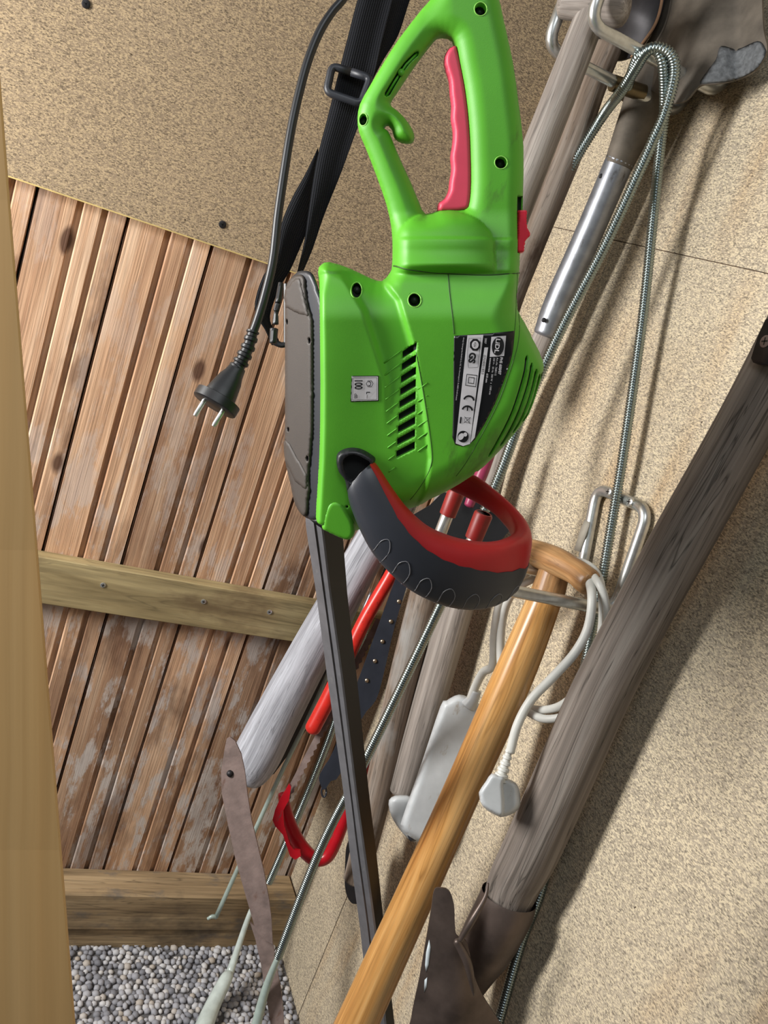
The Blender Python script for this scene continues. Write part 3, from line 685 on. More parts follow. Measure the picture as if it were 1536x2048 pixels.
# rusty hoe disc behind the blade cover
mb = MB(); plate(mb, catmull([(694, 1690), (690, 1730), (690, 1775), (698, 1800), (710, 1808), (730, 1800), (750, 1740), (740, 1680), (712, 1670)], 4, True), lambda x, y: 1.355, .006)
prop(mesh('hoe_blade', mb, 'dark_steel', loc=at(710, 1740, d=1.355), sharp=40), 'rounded dark brown metal plate showing at the left of the black blade cover', 'tool')
mb = MB(); plate(mb, [(885, 985), (860, 1010), (800, 1045), (835, 1070), (900, 1090), (985, 1100), (1020, 1060), (965, 1000), (925, 985)], lambda x, y: 1.22, .01)
prop(mesh('dark_pan', mb, 'black_plastic', loc=at(900, 1040, d=1.22), sharp=40), 'dark blue-black sheet behind the red front handle of the trimmer', 'sheet')

# ------------------------------------------------------------------ white power strip with its cable over the lower hook
t11 = thing('power_strip', at(880, 1540, x=-.1), 'grubby white power strip hanging by its coiled cable behind the varnished handle', 'power strip')
dps = lambda x, y: 1.235+(y-1400)*.00003
so = [(881, 1412), (893, 1401), (918, 1389), (945, 1398), (962, 1412), (985, 1450), (905, 1640), (868, 1690), (850, 1690), (812, 1668), (803, 1652), (805, 1635), (845, 1520)]
mb = MB(); Mp = lambda x, y, h: at(x, y, d=dps(x, y)-h)
pillow(mb, catmull(so, 3, True), [], Mp, lambda V, d: .016*np.sqrt(1-(1-np.clip(d/14, 0, 1))**2), lambda V, d: .022*np.clip(d/4, 0, 1), 6, 6); weld(mesh('casing', mb, 'white_plastic', t11))
mb = MB(); pillow(mb, catmull([(778, 1600), (800, 1590), (840, 1600), (850, 1650), (838, 1680), (822, 1682), (800, 1660), (782, 1630)], 3, True), [], lambda x, y, h: at(x, y, d=1.278-h), lambda V, d: .010*np.sqrt(1-(1-np.clip(d/14, 0, 1))**2), lambda V, d: .006*np.clip(d/4, 0, 1), 6, 6); weld(mesh('end_cover', mb, 'white_plastic', t11))
mb = MB(); pillow(mb, catmull([(815, 1655), (835, 1650), (842, 1665), (832, 1682), (818, 1680)], 3, True), [], lambda x, y, h: at(x, y, d=1.262-h), lambda V, d: .004*np.clip(d/5, 0, 1), lambda V, d: .004*np.clip(d/4, 0, 1), 5, 5); weld(mesh('rubber_foot', mb, 'rubber', t11))
mb = MB(); ptube(mb, [(936, 1412, c(d=1.218), 30), (946, 1398, c(d=1.215), 24), (953, 1382, c(d=1.212), 20)], 5, 14); mesh('cable_gland', mb, 'white_plastic', t11)
rows = [(940, 1402, 1.215), (952, 1375, 1.212), (975, 1335, 1.20), (1005, 1300, 1.195), (1030, 1255, 1.18), (1020, 1225, 1.17)]
loopA = [(985, 1330, 1.19), (988, 1270, 1.17), (1000, 1205, 1.14), (1030, 1163, 1.10), (1085, 1130, 1.09), (1150, 1122, 1.06), (1192, 1145, 1.03), (1205, 1200, 1.00), (1200, 1280, 1.01), (1172, 1360, 1.03), (1120, 1412, 1.06), (1062, 1418, 1.10), (1020, 1395, 1.14), (1002, 1330, 1.17), (1005, 1240, 1.155), (1030, 1180, 1.11), (1090, 1150, 1.10), (1160, 1140, 1.045), (1196, 1165, 1.00), (1212, 1215, .995), (1208, 1290, 1.0), (1186, 1365, 1.02), (1140, 1425, 1.05), (1090, 1438, 1.07), (1050, 1420, 1.10)]
full = [(940, 1402, 1.215), (950, 1375, 1.212), (966, 1345, 1.20)]+loopA
mb = MB(); ptube(mb, [(a, b, c(d=d_), 17) for a, b, d_ in full], 8, 12)
end = [(1176, 1150, 1.02), (1184, 1195, .99), (1176, 1255, .985), (1150, 1305, .985), (1105, 1355, .985), (1062, 1400, .985), (1035, 1450, .985), (1020, 1505, .985)]
ptube(mb, [(a, b, c(d=d_), 19) for a, b, d_ in end], 8, 14)
cab = mesh('cable', mb, 'white_cord', t11)
# white plug
mb = MB(); pp = [at(1019, 1500, d=.985), at(1000, 1560, d=.985)]; nR = 40
Q = [lerp(pp[0], pp[1], i/nR) for i in range(nR+1)]; R = [lerp(11, 21, i/nR)*.5*1.25*.985/F*(1.12 if (i//4) % 2 == 0 else .86) for i in range(nR+1)]
tube(mb, Q, R, 16); mesh('strain_relief', mb, 'white_cord', cab, sharp=40)
mb = MB(); so = [(983, 1547), (1000, 1550), (1012, 1556), (1008, 1570), (1010, 1630), (990, 1630), (965, 1612), (958, 1590), (960, 1580), (972, 1562)]
Mq = lambda x, y, h: at(x, y, d=.985-h)
pillow(mb, catmull(so, 2, True), [], Mq, lambda V, d: .013*np.sqrt(1-(1-np.clip(d/7, 0, 1))**2), lambda V, d: .012*np.sqrt(1-(1-np.clip(d/7, 0, 1))**2), 4, 4)
so = [(1000, 1556), (1022, 1560), (1036, 1572), (1040, 1590), (1040, 1612), (1028, 1626), (1005, 1634), (990, 1626), (985, 1590)]
pillow(mb, catmull(so, 3, True), [], lambda x, y, h: at(x, y, d=.995-h), lambda V, d: .014*np.sqrt(1-(1-np.clip(d/9, 0, 1))**2), lambda V, d: .012*np.sqrt(1-(1-np.clip(d/9, 0, 1))**2), 4, 4)
o = mesh('plug', mb, 'white_plastic', cab); weld(o)

# ------------------------------------------------------------------ the hedge trimmer
AZ, BZ = .80, .24
def dT(py): return AZ/(1-BZ*(py-1024)/F)
NT = None
def MT(px, py, h): p = at(px, py, d=dT(py)); return p-NT*h
_a, _b, _c = at(768, 600, d=dT(600)), at(868, 600, d=dT(600)), at(768, 700, d=dT(700))
NT = unit(np.cross(_b-_a, _c-_a)); NT = NT if np.dot(NT, AX[2]) > 0 else -NT
tr_ = thing('hedge_trimmer', at(900, 300, d=dT(300)), 'bright green electric hedge trimmer hanging nose down in the middle of the picture', 'hedge trimmer')
outer = [(935, -78), (900, -58), (862, -2), (844, 18), (797, 79), (765, 129), (739, 173), (720, 208), (715, 237), (718, 264), (730, 293), (753, 352), (773, 410), (783, 457), (785, 498), (784, 532),
         (780, 545), (764, 562), (740, 556), (700, 537), (659, 524), (642, 530), (636, 545), (640, 600), (642, 760), (640, 900), (634, 1000), (636, 1030), (662, 1040), (681, 1051), (702, 1057), (722, 1053), (745, 1040), (790, 1022),
         (837, 1008), (859, 995), (893, 979), (948, 945), (985, 912), (1022, 871), (1056, 826), (1074, 774), (1085, 737), (1082, 715), (1067, 682), (1048, 645), (1034, 619), (1033, 585), (1037, 548), (1039, 510), (1044, 450), (1046, 395),
         (1047, 293), (1037, 205), (1026, 126), (1008, 44), (998, 0), (978, -50)]
hole = [(873, 79), (885, 76), (900, 80), (907, 92), (914, 130), (923, 176), (929, 220), (933, 264), (935, 310), (936, 366), (933, 405), (926, 418), (900, 418), (879, 420), (851, 428), (838, 404), (821, 363), (806, 331), (791, 296), (783, 276), (776, 262), (769, 257),
        (776, 252), (784, 261), (788, 275), (797, 284), (812, 288), (825, 286), (829, 275), (826, 262), (817, 246), (802, 228), (790, 218), (781, 208), (794, 187), (821, 146), (844, 114), (862, 91)]
def sstep(x, a, b): t = np.clip((x-a)/(b-a), 0, 1); return t*t*(3-2*t)
def hsurf(V, d):
    V = np.asarray(V, float); x, y = V[:, 0], V[:, 1]
    T = .0165+0*y
    limb = 1-sstep(x, 845, 905); limb *= 1-sstep(y, 425, 470); T = T-.0045*limb
    T = T+.007*sstep(y, 418, 500)+.0065*sstep(y, 500, 548)
    bb = .0115*np.sqrt(np.clip(1-((x-884)/98)**2-(np.clip(502-y, 0, 99)/80)**2, 0, 1))*(1-sstep(y, 530, 552))*sstep(y, 408, 425)*np.clip(d/10, 0, 1)
    T = T+.012*sstep(y, 548, 640)
    left = sstep(660-x, -110, 10)*sstep(y, 520, 600); T = T+.004*left
    R = lerp(40, 34, sstep(y, 430, 500)); R = lerp(R, 70, sstep(y, 560, 640)*sstep(x, 650, 760)); R = lerp(R, 16, sstep(y, 530, 600)*(1-sstep(x, 650, 700)))
    h = T*np.sqrt(np.clip(1-(1-np.clip(d/R, 0, 1))**2.2, 0, 1))
    h = h+bb
    # central raised shell right of the curved crease, sunken strip to its left
    cr = np.interp(y, [540, 600, 700, 800, 900, 960, 1030], [752, 800, 829, 845, 858, 850, 822])
    h = h+.0035*sstep(x, cr-7, cr+1)*sstep(y, 540, 570)*np.clip(d/18, 0, 1)
    # bevelled facet from the top corner
    fc = np.interp(y, [520, 560, 620, 700, 760], [664, 690, 726, 752, 770]); h = h-.0045*sstep(x, fc-3, fc+14)*sstep(-x, -cr-2, -cr+14)*(1-sstep(y, 690, 880))*sstep(y, 530, 560)*np.clip(d/18, 0, 1)
    # raised collar above the seam
    h = h+.0018*sstep(y, 478, 484)*(1-sstep(y, 544, 548))*np.clip(d/10, 0, 1)
    # flattened label field
    return h
def hole_poly(cx, cy, rx, ry, n=14, rot=0): return [(cx+rx*math.cos(a)*math.cos(rot)-ry*math.sin(a)*math.sin(rot), cy+rx*math.cos(a)*math.sin(rot)+ry*math.sin(a)*math.cos(rot)) for a in np.linspace(0, 2*math.pi, n, endpoint=False)]
SCR = [(715, 581, 10, 15), (826, 600, 12, 13), (727, 243, 8, 12), (957, 31, 12, 13), (997, 331, 12, 12), (1030, 592, 3.5, 9), (947, 939, 6, 7), (1076, 748, 4, 8), (838, 1002, 5, 4), (698, 991, 3, 2.5)]
rec = [(hole_poly(*s_), .010 if s_[2] > 5 else .004) for s_ in SCR]
slots = []
for k in range(9):
    y = 699+k*23.6; xl = 803-k*1.5; xr = 830-k*.4
    slots.append([(xl, y+13), (xl, y-1), (xr, y-20), (xr, y-5)])
rec += [(s_, .006) for s_ in slots]
def ribbon(P, w0, w1):
    P = catmull(P, 4); L = []; Rr = []
    for i, p in enumerate(P):
        t = unit(P[min(i+1, len(P)-1)]-P[max(i-1, 0)]); n_ = np.array([-t[1], t[0]]); u = i/(len(P)-1); w_ = lerp(w0, w1, u)*(1 if 0 < i < len(P)-1 else .4); L.append(p+n_*w_/2); Rr.append(p-n_*w_/2)
    return L+Rr[::-1]
CS = [[(1039, 705), (1032, 745), (1011, 812), (985, 868), (968, 900)], [(1049, 719), (1041, 762), (1022, 818), (1003, 860), (991, 880)], [(1059, 731), (1050, 775), (1033, 823), (1016, 856)], [(1068, 742), (1061, 778), (1048, 815), (1036, 836)]]
rec += [(ribbon(s_, 6.5, 4.5), .006) for s_ in CS]
rec.append((ribbon([(771, 197), (790, 165), (812, 132), (836, 108)], 12, 10), .006))
rec.append(([(1030, 394), (1043, 394), (1043, 508), (1028, 508)], .007))
mb = MB(); pillow(mb, catmull(outer, 2, True), [catmull(hole, 2, True)], MT, hsurf, lambda V, d: hsurf(V, d), 3.6, 3.6, rec)
hous = mesh('housing', mb, ['green', 'black_inside'], tr_); weld(hous, 2e-5)
OUT = np.array(catmull(outer, 2, True)); HOL = np.array(catmull(hole, 2, True))
def H(px, py):
    P = np.array([(px, py)]); d = np.minimum(dpoly(P, OUT), dpoly(P, HOL)); return float(hsurf(P, d)[0])
def on(px, py, lift=.0004): return MT(px, py, H(px, py)+lift)
# pale moulded rims of the screw holes, ridges and seams
for s_ in SCR[:5]:
    q = hole_poly(s_[0], s_[1], s_[2]+.6, s_[3]+.6, 20); mb = MB(); tube(mb, [on(*p, 0) for p in q+[q[0]]], .00045, 6); mesh('screw_rim', mb, 'green_pale', tr_)
    mb = MB(); p = MT(s_[0], s_[1], H(s_[0], s_[1])-.0085); tube(mb, [p, p-NT*.002], .0030, 12); mesh('screw', mb, 'dark_steel', tr_)
mb = MB()
def seam(P, r=.00055): tube(mb, [on(p[0], p[1], -r*.35) for p in catmull(P, 6)], r, 6)
seam([(787, 533), (812, 541), (850, 546), (905, 550), (970, 552), (1034, 547)], .0007)
seam([(891, 551), (893, 590), (899, 650), (900, 664)]); seam([(1027, 549), (1024, 610), (1019, 640), (1015, 662), (1009, 703), (995, 748), (976, 797)], .0004)
seam([(1030, 628), (1022, 680), (1005, 735), (985, 790), (955, 850), (925, 905), (905, 935)], .0004)
seam([(829, 700), (845, 790), (858, 880), (856, 915), (840, 950), (818, 982)], .0004)
seam([(790, 512), (800, 478), (820, 445), (851, 428)], .0003) if False else None
mesh('panel_seam', mb, 'green_dark', tr_)
for k in range(10):
    y = 696+k*23.6; mb = MB(); tube(mb, [on(x, y+(801-x)*.72, -.0001) for x in (768+k, 780, 790, 801-k*1.4)], .0006, 6); mesh('ridge', mb, 'green', tr_)
    if k > 3: mb = MB(); tube(mb, [on(x, y-20-(x-830)*.72, -.0001) for x in (832, 841, 850)], .0006, 6); mesh('ridge', mb, 'green', tr_)
# cord hook slot detail inside the loop
mb = MB(); tube(mb, [on(x, y, -.0035) for x, y in ((772, 196), (790, 166), (812, 133), (835, 109))], .0010, 8); p = on(802, 150, -.003); tube(mb, [p, p-NT*.0028], .0026, 16); mesh('cord_slot', mb, 'green', tr_)
# trigger, slide switch
tg = catmull([(905, 94), (896, 99), (889, 112), (887, 128), (891, 145), (897, 165), (899, 190), (902, 215), (901, 240), (905, 265), (904, 290), (900, 315), (902, 340), (898, 365), (896, 382), (888, 398), (877, 406), (874, 418), (880, 426), (930, 424), (942, 405), (944, 340), (940, 250), (930, 170), (914, 96)], 3, True)
mb = MB(); pillow(mb, tg, [], MT, lambda V, d: .0085*np.sqrt(1-(1-np.clip(d/9, 0, 1))**2), lambda V, d: .0085*np.sqrt(1-(1-np.clip(d/9, 0, 1))**2), 4, 4); weld(mesh('trigger', mb, 'trigger_red', tr_))
sw = [(1032, 421), (1050, 421), (1052, 428), (1051, 450), (1053, 458), (1058, 466), (1058, 474), (1050, 482), (1047, 492), (1046, 506), (1028, 508), (1030, 460)]
mb = MB(); pillow(mb, sw, [], MT, lambda V, d: .0135*np.clip(d/2, 0, 1), lambda V, d: .011*np.clip(d/2, 0, 1), 3, 3); weld(mesh('slide_switch', mb, 'switch_red', tr_))
# motor cover: slanted plate on the nose side with its dark rim
def cover(poly, off, th, name, mat, R=8, holes=()):
    def M(px, py, h):
        u = (px-655)/90.; return MT(px, py, .029+.045*u+off+h)
    mb = MB(); pillow(mb, poly, [], M, lambda V, d: th*np.sqrt(1-(1-np.clip(d/R, 0, 1))**2), lambda V, d: .006*np.clip(d/3, 0, 1), 5, 5, [(h_, .003) for h_ in holes]); o = mesh(name, mb, [mat, 'black_inside'], tr_); weld(o); return o
rim = catmull([(588, 549), (612, 542), (630, 551), (643, 585), (652, 612), (657, 667), (659, 760), (656, 871), (651, 945), (645, 1014), (631, 1031), (606, 1028), (590, 1005), (580, 960), (574, 900), (574, 600)], 3, True)
cover(rim, 0, .004, 'cover_rim', 'cover_rim')
br = catmull([(567, 600), (570, 572), (582, 555), (604, 549), (614, 560), (616, 582), (622, 615), (630, 640), (631, 690), (631, 830), (628, 880), (622, 945), (624, 970), (621, 990), (618, 1020), (608, 1027), (590, 1008), (578, 965), (567, 925), (564, 890), (567, 870), (567, 700)], 3, True)
cover(br, .0035, .0045, 'motor_cover', 'cover_brown', 6, [hole_poly(623, 679, 2.6, 6), hole_poly(573, 644, 2, 6), hole_poly(618, 910, 2.6, 6), hole_poly(576, 860, 2, 5)])
for pl in ([(566, 596), (568, 580), (590, 556), (604, 556), (612, 590), (624, 634), (596, 628), (570, 616)], [(568, 880), (580, 886), (618, 940), (619, 975), (590, 962), (568, 925)]):
    cover(pl, .0072, .0022, 'cover_step', 'cover_brown', 4)
# nose lobe at the blade root
mb = MB(); lob = catmull([(650, 1032), (655, 1000), (665, 981), (680, 979), (692, 986), (702, 1002), (712, 1022), (712, 1045), (700, 1056), (680, 1050), (660, 1040)], 3, True)
pillow(mb, lob, [], MT, lambda V, d: .040+.0065*np.sqrt(1-(1-np.clip(d/7, 0, 1))**2), lambda V, d: 0*d+.0, 4, 4); weld(mesh('blade_guard', mb, 'green', tr_))

# labels
def label_sheet(poly, lift, name, mat, parent=tr_, g=5):
    mb = MB(); poly = resample(poly, 4); q = [(x, y) for x in np.arange(min(p[0] for p in poly), max(p[0] for p in poly), g) for y in np.arange(min(p[1] for p in poly), max(p[1] for p in poly), g)]
    q = [p for p in q if inpoly([p], poly)[0] and dpoly([p], poly)[0] > 1.5]; vo, fo = triangulate(poly, [], q)
    n = len(vo); V = [on(*p, lift) for p in vo]+[on(*p, lift-.0003) for p in vo]; E_ = {}
    for f in fo.tolist():
        for i in range(3): E_[(f[i], f[(i+1) % 3])] = 1
    mb.add(V, fo.tolist()+[tuple(i+n for i in f[::-1]) for f in fo.tolist()]+[(b, a, a+n, b+n) for (a, b) in E_ if (b, a) not in E_]); return mesh(name, mb, mat, parent)
rl = [(900, 667), (958, 663), (1016, 658), (1009, 703), (995, 748), (976, 797), (958, 833), (940, 862), (929, 872), (916, 876), (902, 872), (897, 858), (899, 790), (899, 720)]
lab = label_sheet(rl, .0004, 'rating_label', 'label_black')
UD = unit([-.118, .993]); VD = unit([.993, .118])           # reading direction runs down the casing
MK = {}
def mk(parent, mat): return MK.setdefault((parent.name, mat), (MB(), parent, mat))[0]
def flat(poly, lift, mat, parent=lab):
    poly = [np.array(p, float) for p in poly]; poly = resample(poly, 8); vo, fo = triangulate(poly, [], []); mk(parent, mat).add([on(*p, lift) for p in vo], fo.tolist())
def strip_path(P, w_, lift, mat, parent=lab, closed=False):
    P = [np.array(p, float) for p in P]; n = len(P); V = []
    for i in range(n):
        a = P[i-1] if (closed or i) else P[i]; b = P[(i+1) % n] if (closed or i < n-1) else P[i]; t = unit(b-a); m = np.array([-t[1], t[0]]); V += [P[i]+m*w_/2, P[i]-m*w_/2]
    Fc = [(2*i, 2*i+1, (2*i+3) % (2*n), (2*i+2) % (2*n)) for i in range(n if closed else n-1)]
    mk(parent, mat).add([on(*p, lift) for p in V], Fc)
def text(s, org, size, lift, mat, parent=lab, sx=1.0, bold=0, U=UD, Vv=VD):
    cu = bpy.data.curves.new('t', 'FONT'); cu.body = s; cu.size = 1; cu.offset = bold; cu.resolution_u = 3
    o = bpy.data.objects.new('t', cu); COL.objects.link(o); dg = bpy.context.evaluated_depsgraph_get(); me = bpy.data.meshes.new_from_object(o.evaluated_get(dg))
    org = np.array(org, float); V = [on(*(org+U*v.co.x*size*sx+Vv*v.co.y*size), lift) for v in me.vertices]
    mk(parent, mat).add(V, [tuple(p.vertices) for p in me.polygons]); bpy.data.objects.remove(o); bpy.data.meshes.remove(me); bpy.data.curves.remove(cu)
def LP(u, v): return np.array([941., 667.])+UD*u+VD*v         # label frame: u down, v across
flat([(925, 666), (955, 665), (930, 871), (917, 875), (903, 870)], .0009, 'label_white')
flat([(957, 689), (964, 689), (950, 790), (939, 859), (931, 869)], .0009, 'label_white')
flat([(970, 669), (998, 667), (994, 705), (967, 707)], .0009, 'label_white')
flat(hole_poly(982.5, 687, 11.5, 17.5, 24, .1), .0012, 'ink'); text('LiDL', (979, 671.5), 11.5, .0015, 'label_white', sx=1.25, bold=.02)
text('FHS 600/07', (987, 707), 7.0, .0009, 'label_white', bold=.03); text('Art.-Nr. 7680115', (980, 708), 4.8, .0009, 'label_white')
text('230 V~  50 Hz  500 W  n  1300 min', (974, 708), 4.8, .0009, 'label_white'); text('610 mm', (961, 738), 5.2, .0009, 'label_white', bold=.02)
for k in range(9): flat([np.array([967, 709.])+UD*(k*3.0)+VD*a+UD*b for a, b in ((0, 0), (2.5, 0), (2.5, 1.8), (0, 1.8))], .0009, 'label_white')
text('2007', (958, 671), 5.4, .0009, 'label_white'); text('0704001853', (955.5, 703), 6.4, .0012, 'ink', sx=1.15)
text('Grizzly Gartengeräte GmbH & Co. KG  Am Gewerbepark 2  D-64823 Groß-Umstadt', (917, 670), 3.6, .0009, 'label_white', sx=.95)
# marks on the white strip: test mark octagon, GS, double square, CE, bin, ear-protection disc
o8 = [(939.5+10.5*math.cos(a), 684+12*math.sin(a)) for a in np.linspace(.39, .39+2*math.pi, 8, endpoint=False)]
flat(o8, .0012, 'ink'); flat(hole_poly(939.5, 684, 6.5, 7.5, 18), .0015, 'label_white'); text('TÜV', (937.5, 678.5), 5, .0018, 'ink', bold=.02)
strip_path([(928, 672), (950, 671), (948, 697), (945, 726), (927, 727), (925, 700)], .7, .0012, 'ink', closed=True)
text('GS', (929.5, 698), 17, .0015, 'ink', sx=.95, bold=.05)
for a_ in (10.5, 5.5):
    cx, cy = 932.5, 751; strip_path([np.array([cx, cy])+UD*i*a_+VD*j*a_*.92 for i, j in ((-1, -1), (-1, 1), (1, 1), (1, -1))], 1.6, .0012, 'ink', closed=True)
for cx, cy, bar in ((928, 788, 0), (925, 807, 1)):
    strip_path([np.array([cx, cy])+UD*(-9.5*math.cos(a)+2)+VD*(9.5*math.sin(a)) for a in np.linspace(-1.35, 1.35, 14)], 3.2, .0012, 'ink')
    if bar: strip_path([np.array([cx, cy])-UD*6, np.array([cx, cy])+UD*1.5], 2.4, .0012, 'ink')
bx, by = 925, 826
strip_path([np.array([bx, by])+UD*i+VD*j for i, j in ((-5, 4), (5, 4), (4, -5), (-4, -5))], .8, .0012, 'ink', closed=True)
for s_ in (1, -1): strip_path([np.array([bx, by])+UD*6*s_+VD*6, np.array([bx, by])-UD*6*s_-VD*6], .8, .0012, 'ink')
flat([np.array([912.5, 826.])+UD*i+VD*j for i, j in ((-6, -1.5), (6, -1.5), (6, 1.5), (-6, 1.5))], .0012, 'ink')
flat(hole_poly(917, 857, 10.5, 11, 22), .0012, 'ink'); flat(hole_poly(913, 857, 5, 7, 14, .6), .0015, 'label_white'); flat(hole_poly(921, 853, 3.6, 4, 12), .0015, 'label_white')
# noise label
nl = label_sheet([(707, 743), (758, 743), (758, 791), (705, 792)], .0004, 'noise_label', 'ink'); 
flat([(708.5, 744.5), (756.5, 744.5), (756.5, 789.5), (706.5, 790.5)], .0007, 'label_white', nl)
strip_path([(710.5, 746.5), (754.5, 746.5), (754.5, 787.5), (708.5, 788.5)], .8, .0010, 'ink', nl, True)
ud, vd = np.array([0, 1.]), np.array([1., 0])
text('100', (713, 749), 21, .0010, 'ink', nl, sx=.62, bold=.02, U=ud, Vv=vd); text('dB', (712, 776), 9, .0010, 'ink', nl, U=ud, Vv=vd); text('L', (735, 773), 9.5, .0010, 'ink', nl, U=ud, Vv=vd, bold=.03); text('WA', (735, 779), 4, .0010, 'ink', nl, U=ud, Vv=vd)
strip_path([(741+6.5*math.cos(a), 758+6.5*math.sin(a)) for a in np.linspace(0, 2*math.pi, 6, endpoint=False)], 1, .0010, 'ink', nl, True); strip_path([(740+3*math.cos(a), 758+4*math.sin(a)) for a in np.linspace(-2.2, 2.2, 10)], 1.3, .0010, 'ink', nl)
for (_, mat), (m_, par, mt) in list(MK.items()): mesh('print' if mt == 'ink' else 'white_print', m_, mt, par, smooth=False)

# front handle: swept loop, black grip outside, red shell inside
ST = [((750, 906), (702, 962), .047, .013, .10), ((760, 918), (706, 985), .049, .014, .13), ((785, 955), (724, 1030), .051, .016, .18), ((812, 990), (752, 1078), .052, .018, .24), ((850, 1024), (800, 1128), .052, .019, .29), ((895, 1045), (850, 1160), .050, .019, .33),
      ((940, 1057), (905, 1180), .046, .018, .35), ((982, 1063), (958, 1184), .038, .017, .40), ((1018, 1062), (1004, 1170), .024, .014, .48), ((1046, 1056), (1032, 1130), .004, .010, .72), ((1047, 1042), (1036, 1088), -.018, .007, 1.0), ((1030, 1024), (1018, 1066), -.036, .0055, 1.0), ((1003, 1003), (992, 1046), -.048, .005, 1.0),
      ((969, 979), (956, 1028), -.056, .005, 1.0), ((930, 962), (915, 1010), -.060, .0055, 1.0), ((870, 925), (850, 975), -.060, .007, 1.0), ((800, 890), (775, 935), -.056, .009, 1.0), ((760, 880), (715, 915), -.045, .010, 1.0)]
rowsH = catmull([np.array([a[0], a[1], b[0], b[1], h, t_, f_]) for a, b, h, t_, f_ in ST], 5)
def handle_part(red):
    mb = MB(); S = 14; rings = []; cen = [ (MT(r[0], r[1], r[4])+MT(r[2], r[3], r[4]))/2 for r in rowsH]
    for i, r in enumerate(rowsH):
        f_ = min(max(r[6], .02), 1.0)
        if not red and f_ > .985: break
        A, B = MT(r[0], r[1], r[4]), MT(r[2], r[3], r[4]); ax = (B-A)/2; c0 = (A+B)/2
        t = unit(cen[min(i+1, len(cen)-1)]-cen[max(i-1, 0)]); side = unit(np.cross(t, ax))*r[5]
        wob = .008*math.sin(i*1.9)*(1 if .2 < f_ < .9 else 0)
        s0 = -1+2*(f_+wob)                                  # boundary along the inner-outer axis
        ang0 = math.acos(max(-.999, min(.999, -s0)))       # angle from the inner end
        k = 1.0 if not red else 1.0
        if red: th = np.linspace(-ang0, ang0, S)
        else: th = np.linspace(ang0, 2*math.pi-ang0, S); k = 1.06
        g = [c0-ax*(math.copysign(abs(math.cos(a))**.8, math.cos(a)))*(1 if red else 1.01)+side*(math.copysign(abs(math.sin(a))**.75, math.sin(a)))*k for a in th]
        rings.append(g)
    V = [p for g in rings for p in g]; Fc = [(i*S+k, i*S+(k+1) % S, (i+1)*S+(k+1) % S, (i+1)*S+k) for i in range(len(rings)-1) for k in range(S)]
    Fc += [tuple(range(S-1, -1, -1)), tuple((len(rings)-1)*S+k for k in range(S))]
    mb.add(V, Fc); return mb, rings
mb, _ = handle_part(True); fh = mesh('front_handle', mb, 'red_plastic', tr_, sharp=60)
mb, rg = handle_part(False); gp = mesh('grip', mb, 'rubber', fh, sharp=60)
# moulded outlines along the rubber
mb = MB()
for i0 in range(14, 42, 4):
    if i0+2 >= len(rg): break
    for ks in ((6, 4.2, 2.6, 1.9, 2.6, 4.2, 6), (7, 8.8, 10.4, 11.1, 10.4, 8.8, 7)):
        pts = []
        for j, k in enumerate(ks):
            i = i0+(0, 0, 0, 1, 2, 2, 2)[j]; k0 = int(k); p = lerp(rg[i][k0], rg[i][k0+1], k-k0); cc = np.mean(rg[i], 0); pts.append(p+unit(p-cc)*.0001)
        tube(mb, catmull(pts, 3), .0004, 5)
mesh('moulded_line', mb, 'sheath_lit_grey', gp)
# pivot bracket
mb = MB(); pv = catmull([(678, 905), (681, 888), (700, 879), (722, 880), (742, 890), (752, 902), (735, 925), (712, 950), (700, 965), (694, 940), (683, 925)], 4, True)
pillow(mb, pv, [], MT, lambda V, d: .045+.009*np.sqrt(1-(1-np.clip(d/6, 0, 1))**2), lambda V, d: 0*d-.015, 4, 4, [(catmull([(690, 908), (695, 894), (712, 888), (732, 896), (744, 907), (724, 924), (707, 942), (697, 930)], 2, True), .0085)]); weld(mesh('pivot', mb, ['black_plastic', 'black_inside'], tr_))

# power cord with moulded plug
mb = MB(); dc = .84
co = [(700, -40, 17), (688, -5, 17), (664, 24, 17), (640, 62, 18), (618, 115, 18), (600, 178, 18), (583, 255, 18), (569, 340, 18), (556, 430, 18), (546, 520, 18), (530, 590, 18), (515, 640, 18), (503, 672, 18)]
ptube(mb, [(a, b, c(d=dc), w_) for a, b, w_ in co], 8, 14); cord = mesh('power_cord', mb, 'black_cable', tr_)
mb = MB(); P = catmull([at(506, 662, d=dc), at(497, 692, d=dc), at(483, 722, d=dc), at(470, 742, d=dc)], 12); n = len(P)
tube(mb, P, [lerp(12, 17, i/n)*dc/F*(1.08 if (i//3) % 2 == 0 else .84) for i in range(n)], 16); mesh('strain_relief', mb, 'black_plastic', cord, sharp=40)
e0 = at(474, 738, d=dc); e1 = at(428, 812, d=dc-.008); ax_ = unit(e1-e0); sd = unit(np.cross(ax_, AX[2])); up = np.cross(sd, ax_); Lp = np.linalg.norm(e1-e0)
mb = MB(); Fm = frameM(e0, sd, up, ax_)
def loft(mb, secs, M, S=20, p=2.6):
    V = []
    for z, a, b in secs:
        for k in range(S):
            t = 2*math.pi*k/S; V.append(M((math.copysign(abs(math.cos(t))**(2/p), math.cos(t))*a, math.copysign(abs(math.sin(t))**(2/p), math.sin(t))*b, z)))
    n = len(secs); mb.add(V, [(i*S+k, i*S+(k+1) % S, (i+1)*S+(k+1) % S, (i+1)*S+k) for i in range(n-1) for k in range(S)]+[tuple(range(S-1, -1, -1)), tuple((n-1)*S+k for k in range(S))])
loft(mb, [(-.002, .0075, .0075), (.006, .0090, .0085), (.012, .0115, .0095), (.022, .0135, .011), (Lp*.72, .0150, .0125), (Lp*.80, .0145, .0125)], Fm)
loft(mb, [(Lp*.76, .0195, .0165), (Lp*.78, .0220, .0190), (Lp*.98, .0220, .0190), (Lp, .0210, .0180)], Fm, 26, 2.2)
